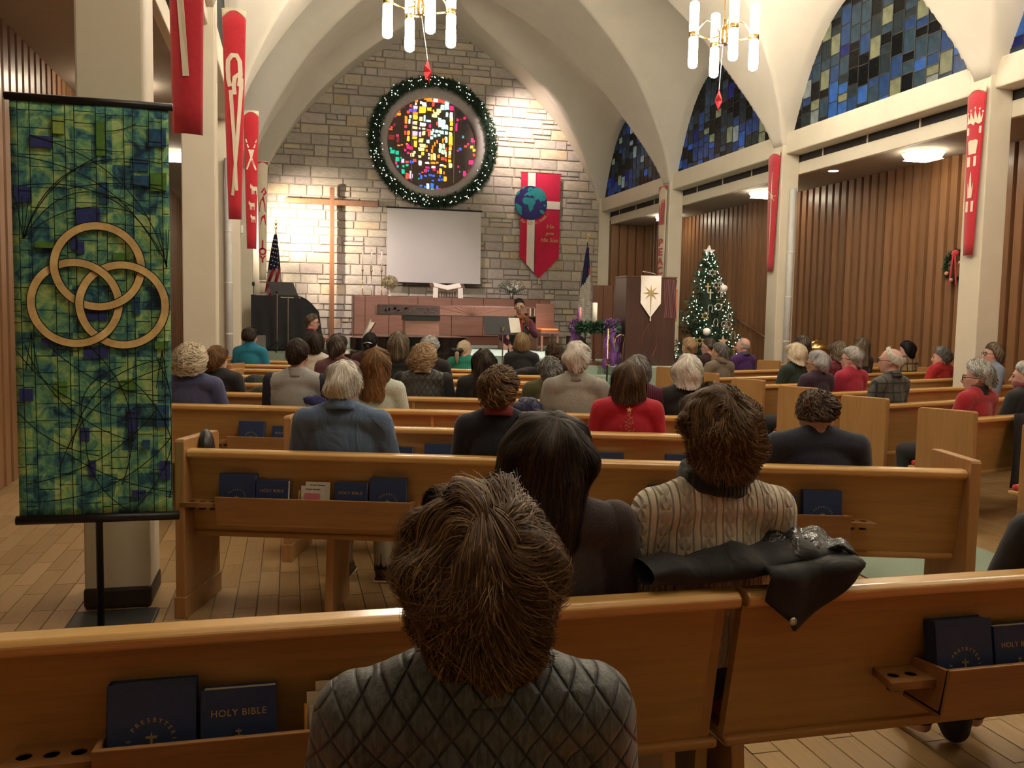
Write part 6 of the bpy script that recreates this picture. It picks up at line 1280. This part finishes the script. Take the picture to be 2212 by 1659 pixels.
    w = thing('violin_bow', 'slender violin bow drawn across the strings', 'bow', (0, 0, 0)); p0 = W @ (RA[2]+Vector((-.03, .05, -.07))); p1 = L((0, .13, .052)); e = (p1-p0).normalized(); MB().tube([p0-e*.03, p0+e*.3, p0+e*.68], [.005, .004, .003], 6).build('stick', WALNUT, w); MB().tube([p0+Vector((0, 0, -.012)), p0+e*.67+Vector((0, 0, -.004))], .002, 4).build('bow_hair', PAPER, w); MB().box(p0+e*.02+Vector((0, 0, -.008)), (.012, .03, .018)).build('frog', BLACK, w)
violinist()
# ================================================================== COATS AND BAGS ON THE PEWS
def drape(name, label, cat, fn, nu, nv, mat, part='cloth', solid=.012):
    t = thing(name, label, cat, (0, 0, 0)); MB().grid(fn, nu, nv).build(part, mat, t, True, solid=solid); return t
BLKCOAT = folds('black_nylon', (.008, .009, .012), rough=.72, st=.6, sc=7)
def coat_fn(u, v):
    # bundle lying along the rail behind the sweater
    x = .90+.60*u; r = .028+.014*math.sin(PI*u)+.004*math.sin(u*19)+.002*math.sin(u*41+2); a = 2*PI*v
    return Vector((x, NY+.085+(r+.045)*math.cos(a)+.012*math.sin(9*u+a*2), .868+r+r*math.sin(a)+.035*u*u))
t = thing('black_coat', 'black padded coat slung around the cream sweater and over the pew end', 'coat', (0, 0, 0))
cb = MB().grid(coat_fn, 40, 16).mesh('coat_roll'); put('coat_roll', cb, BLKCOAT, t, smooth=True)
def flap(u, v):
    top = Vector((1.205+.27*u, NY+.12-.03*math.sin(PI*u), .915+.018*u)); y = NY-.036-.01*math.sin(u*9)-.008*math.sin(v*5)
    drop = .075+.07*u/.28 if u < .28 else .145*(1-(u-.28)/.72)**.7+.02
    f = min(1, v/.45); return Vector((top.x-.01*v, top.y+(y-top.y)*f, top.z-.012*math.sin(PI*f)*0-drop*max(0, (v-.40)/.60)))
MB().grid(flap, 30, 14).build('hanging_sleeve', BLKCOAT, t, True, solid=.010)
def lap(u, v): return Vector((1.22+.26*u, NY+.15-.13*v+.02*math.sin(u*11), .90+.06*math.sin(PI*(.15+.75*u))*(1-.7*v)+.04*u+.010*math.sin(u*23+v*7)))
MB().grid(lap, 26, 12).build('lining', folds('black_shiny_lining', (.02, .022, .024), rough=.25, st=1.0, sc=14), t, True, solid=.01)
sn = MB().tube([(1.265, NY-.046, .79), (1.265, NY-.054, .79)], .0105, 14).build('snap_button', CHROME, t, True)
def lump(name, label, cat, c, r, mat, seed, vox=.014, part='body'):
    rs_ = random.Random(seed); mb = MB()
    for i in range(9): mb.ball((rs_.uniform(-.5, .5)*r[0], rs_.uniform(-.4, .4)*r[1], rs_.uniform(-.3, .35)*r[2]), (r[0]*rs_.uniform(.4, .7), r[1]*rs_.uniform(.4, .7), r[2]*rs_.uniform(.4, .65)), 10, 8)
    me = remesh(mb, vox, 3); me.materials.append(mat); t = thing(name, label, cat, c); link(part, me, t); return t
p = lrow('E', -.28); lump('dark_green_coat', 'dark green hooded coat heaped on the pew beside the column', 'coat', (p[0], p[1]+.18, .78), (.24, .14, .18), folds('dark_green_coat', (.014, .022, .017), st=.8), 3)
p = lrow('D', -.20); lump('olive_bundle', 'folded olive jacket behind the black top', 'coat', (p[0], p[1]+.16, .84), (.20, .12, .10), folds('olive_bundle', (.025, .026, .018), st=.8), 4)
p = lrow('C', .18); lump('blue_bag', 'royal blue cloth folded on the rail beside the grey fleece', 'bag', (p[0]+.0, p[1]+.05, .90), (.085, .04, .05), folds('royal_blue', (.012, .016, .10), st=.8), 5, .008)
p = lrow('C', 1.72); lump('puffer_jacket', 'navy puffer jacket piled beside the grey wool sweater', 'coat', (p[0], p[1]+.16, .83), (.13, .10, .15), folds('navy_puffer', (.014, .022, .085), rough=.4, st=1, sc=20), 6, .01)
p = lrow('G', 2.66); lump('black_parka', 'black parka laid over the pew below the blonde half-up hair', 'coat', (p[0]+.05, p[1]+.1, .89), (.24, .08, .07), BLKCOAT, 7)
t = thing('shoulder_bag', 'black leather bag standing inside the pew end panel', 'bag', (-.43, 4.86, .82)); mb = MB(); mb.ball((0, 0, 0), (.05, .10, .12), 12, 8); me = remesh(mb, .012, 3); me.materials.append(flat('black_leather', (.014, .014, .015), .35)); link('pouch', me, t)
p = rrow('0', 5.35); lump('dark_bag', 'black handbag on the red cushion at the aisle', 'bag', (p[0], p[1]+.28, .52), (.14, .12, .10), BLKCOAT, 9)
p = rrow('1', 5.55); drape('hanging_coat', 'black coat hanging over the back of the aisle pew', 'coat', lambda u, v: Vector((5.42+.5*u, RROWS['1']+(5.42+.5*u-4.9)*math.tan(AR)-.04-.02*math.sin(u*12)-.05*v*(1-v), .88-.58*v)), 16, 10, BLKCOAT)
# black coat skirt and boot of the person at the aisle end, under the pew
t = thing('black_coat_skirt', 'black skirt hem hanging to the floor under the aisle end pew', 'coat', (2.36, 2.66, 0)); mb = MB(); mb.cap((-.11, .05, .42), .10, (-.01, .02, .20), .09); mb.cap((.10, .05, .42), .10, (.05, .0, .20), .09); mb.cap((.02, .02, .2), .10, (.05, .02, .06), .055); me = remesh(mb, .012, 3); me.materials.append(BLKCOAT); link('cloth', me, t)
# small wall fittings on the first columns
t = thing('wall_switch', 'small white switch box on the column behind the crook banner', 'switch', (XL+.012, 13.9, 2.75)); MB().bb((-.01, -.05, -.06), (.03, .05, .06)).build('box', WHITEP, t, bevel=.006)
bpy.data.scenes.remove(TS)
for o in bpy.data.objects:
    for k in ('_hc', '_nb'):
        if k in o: del o[k]
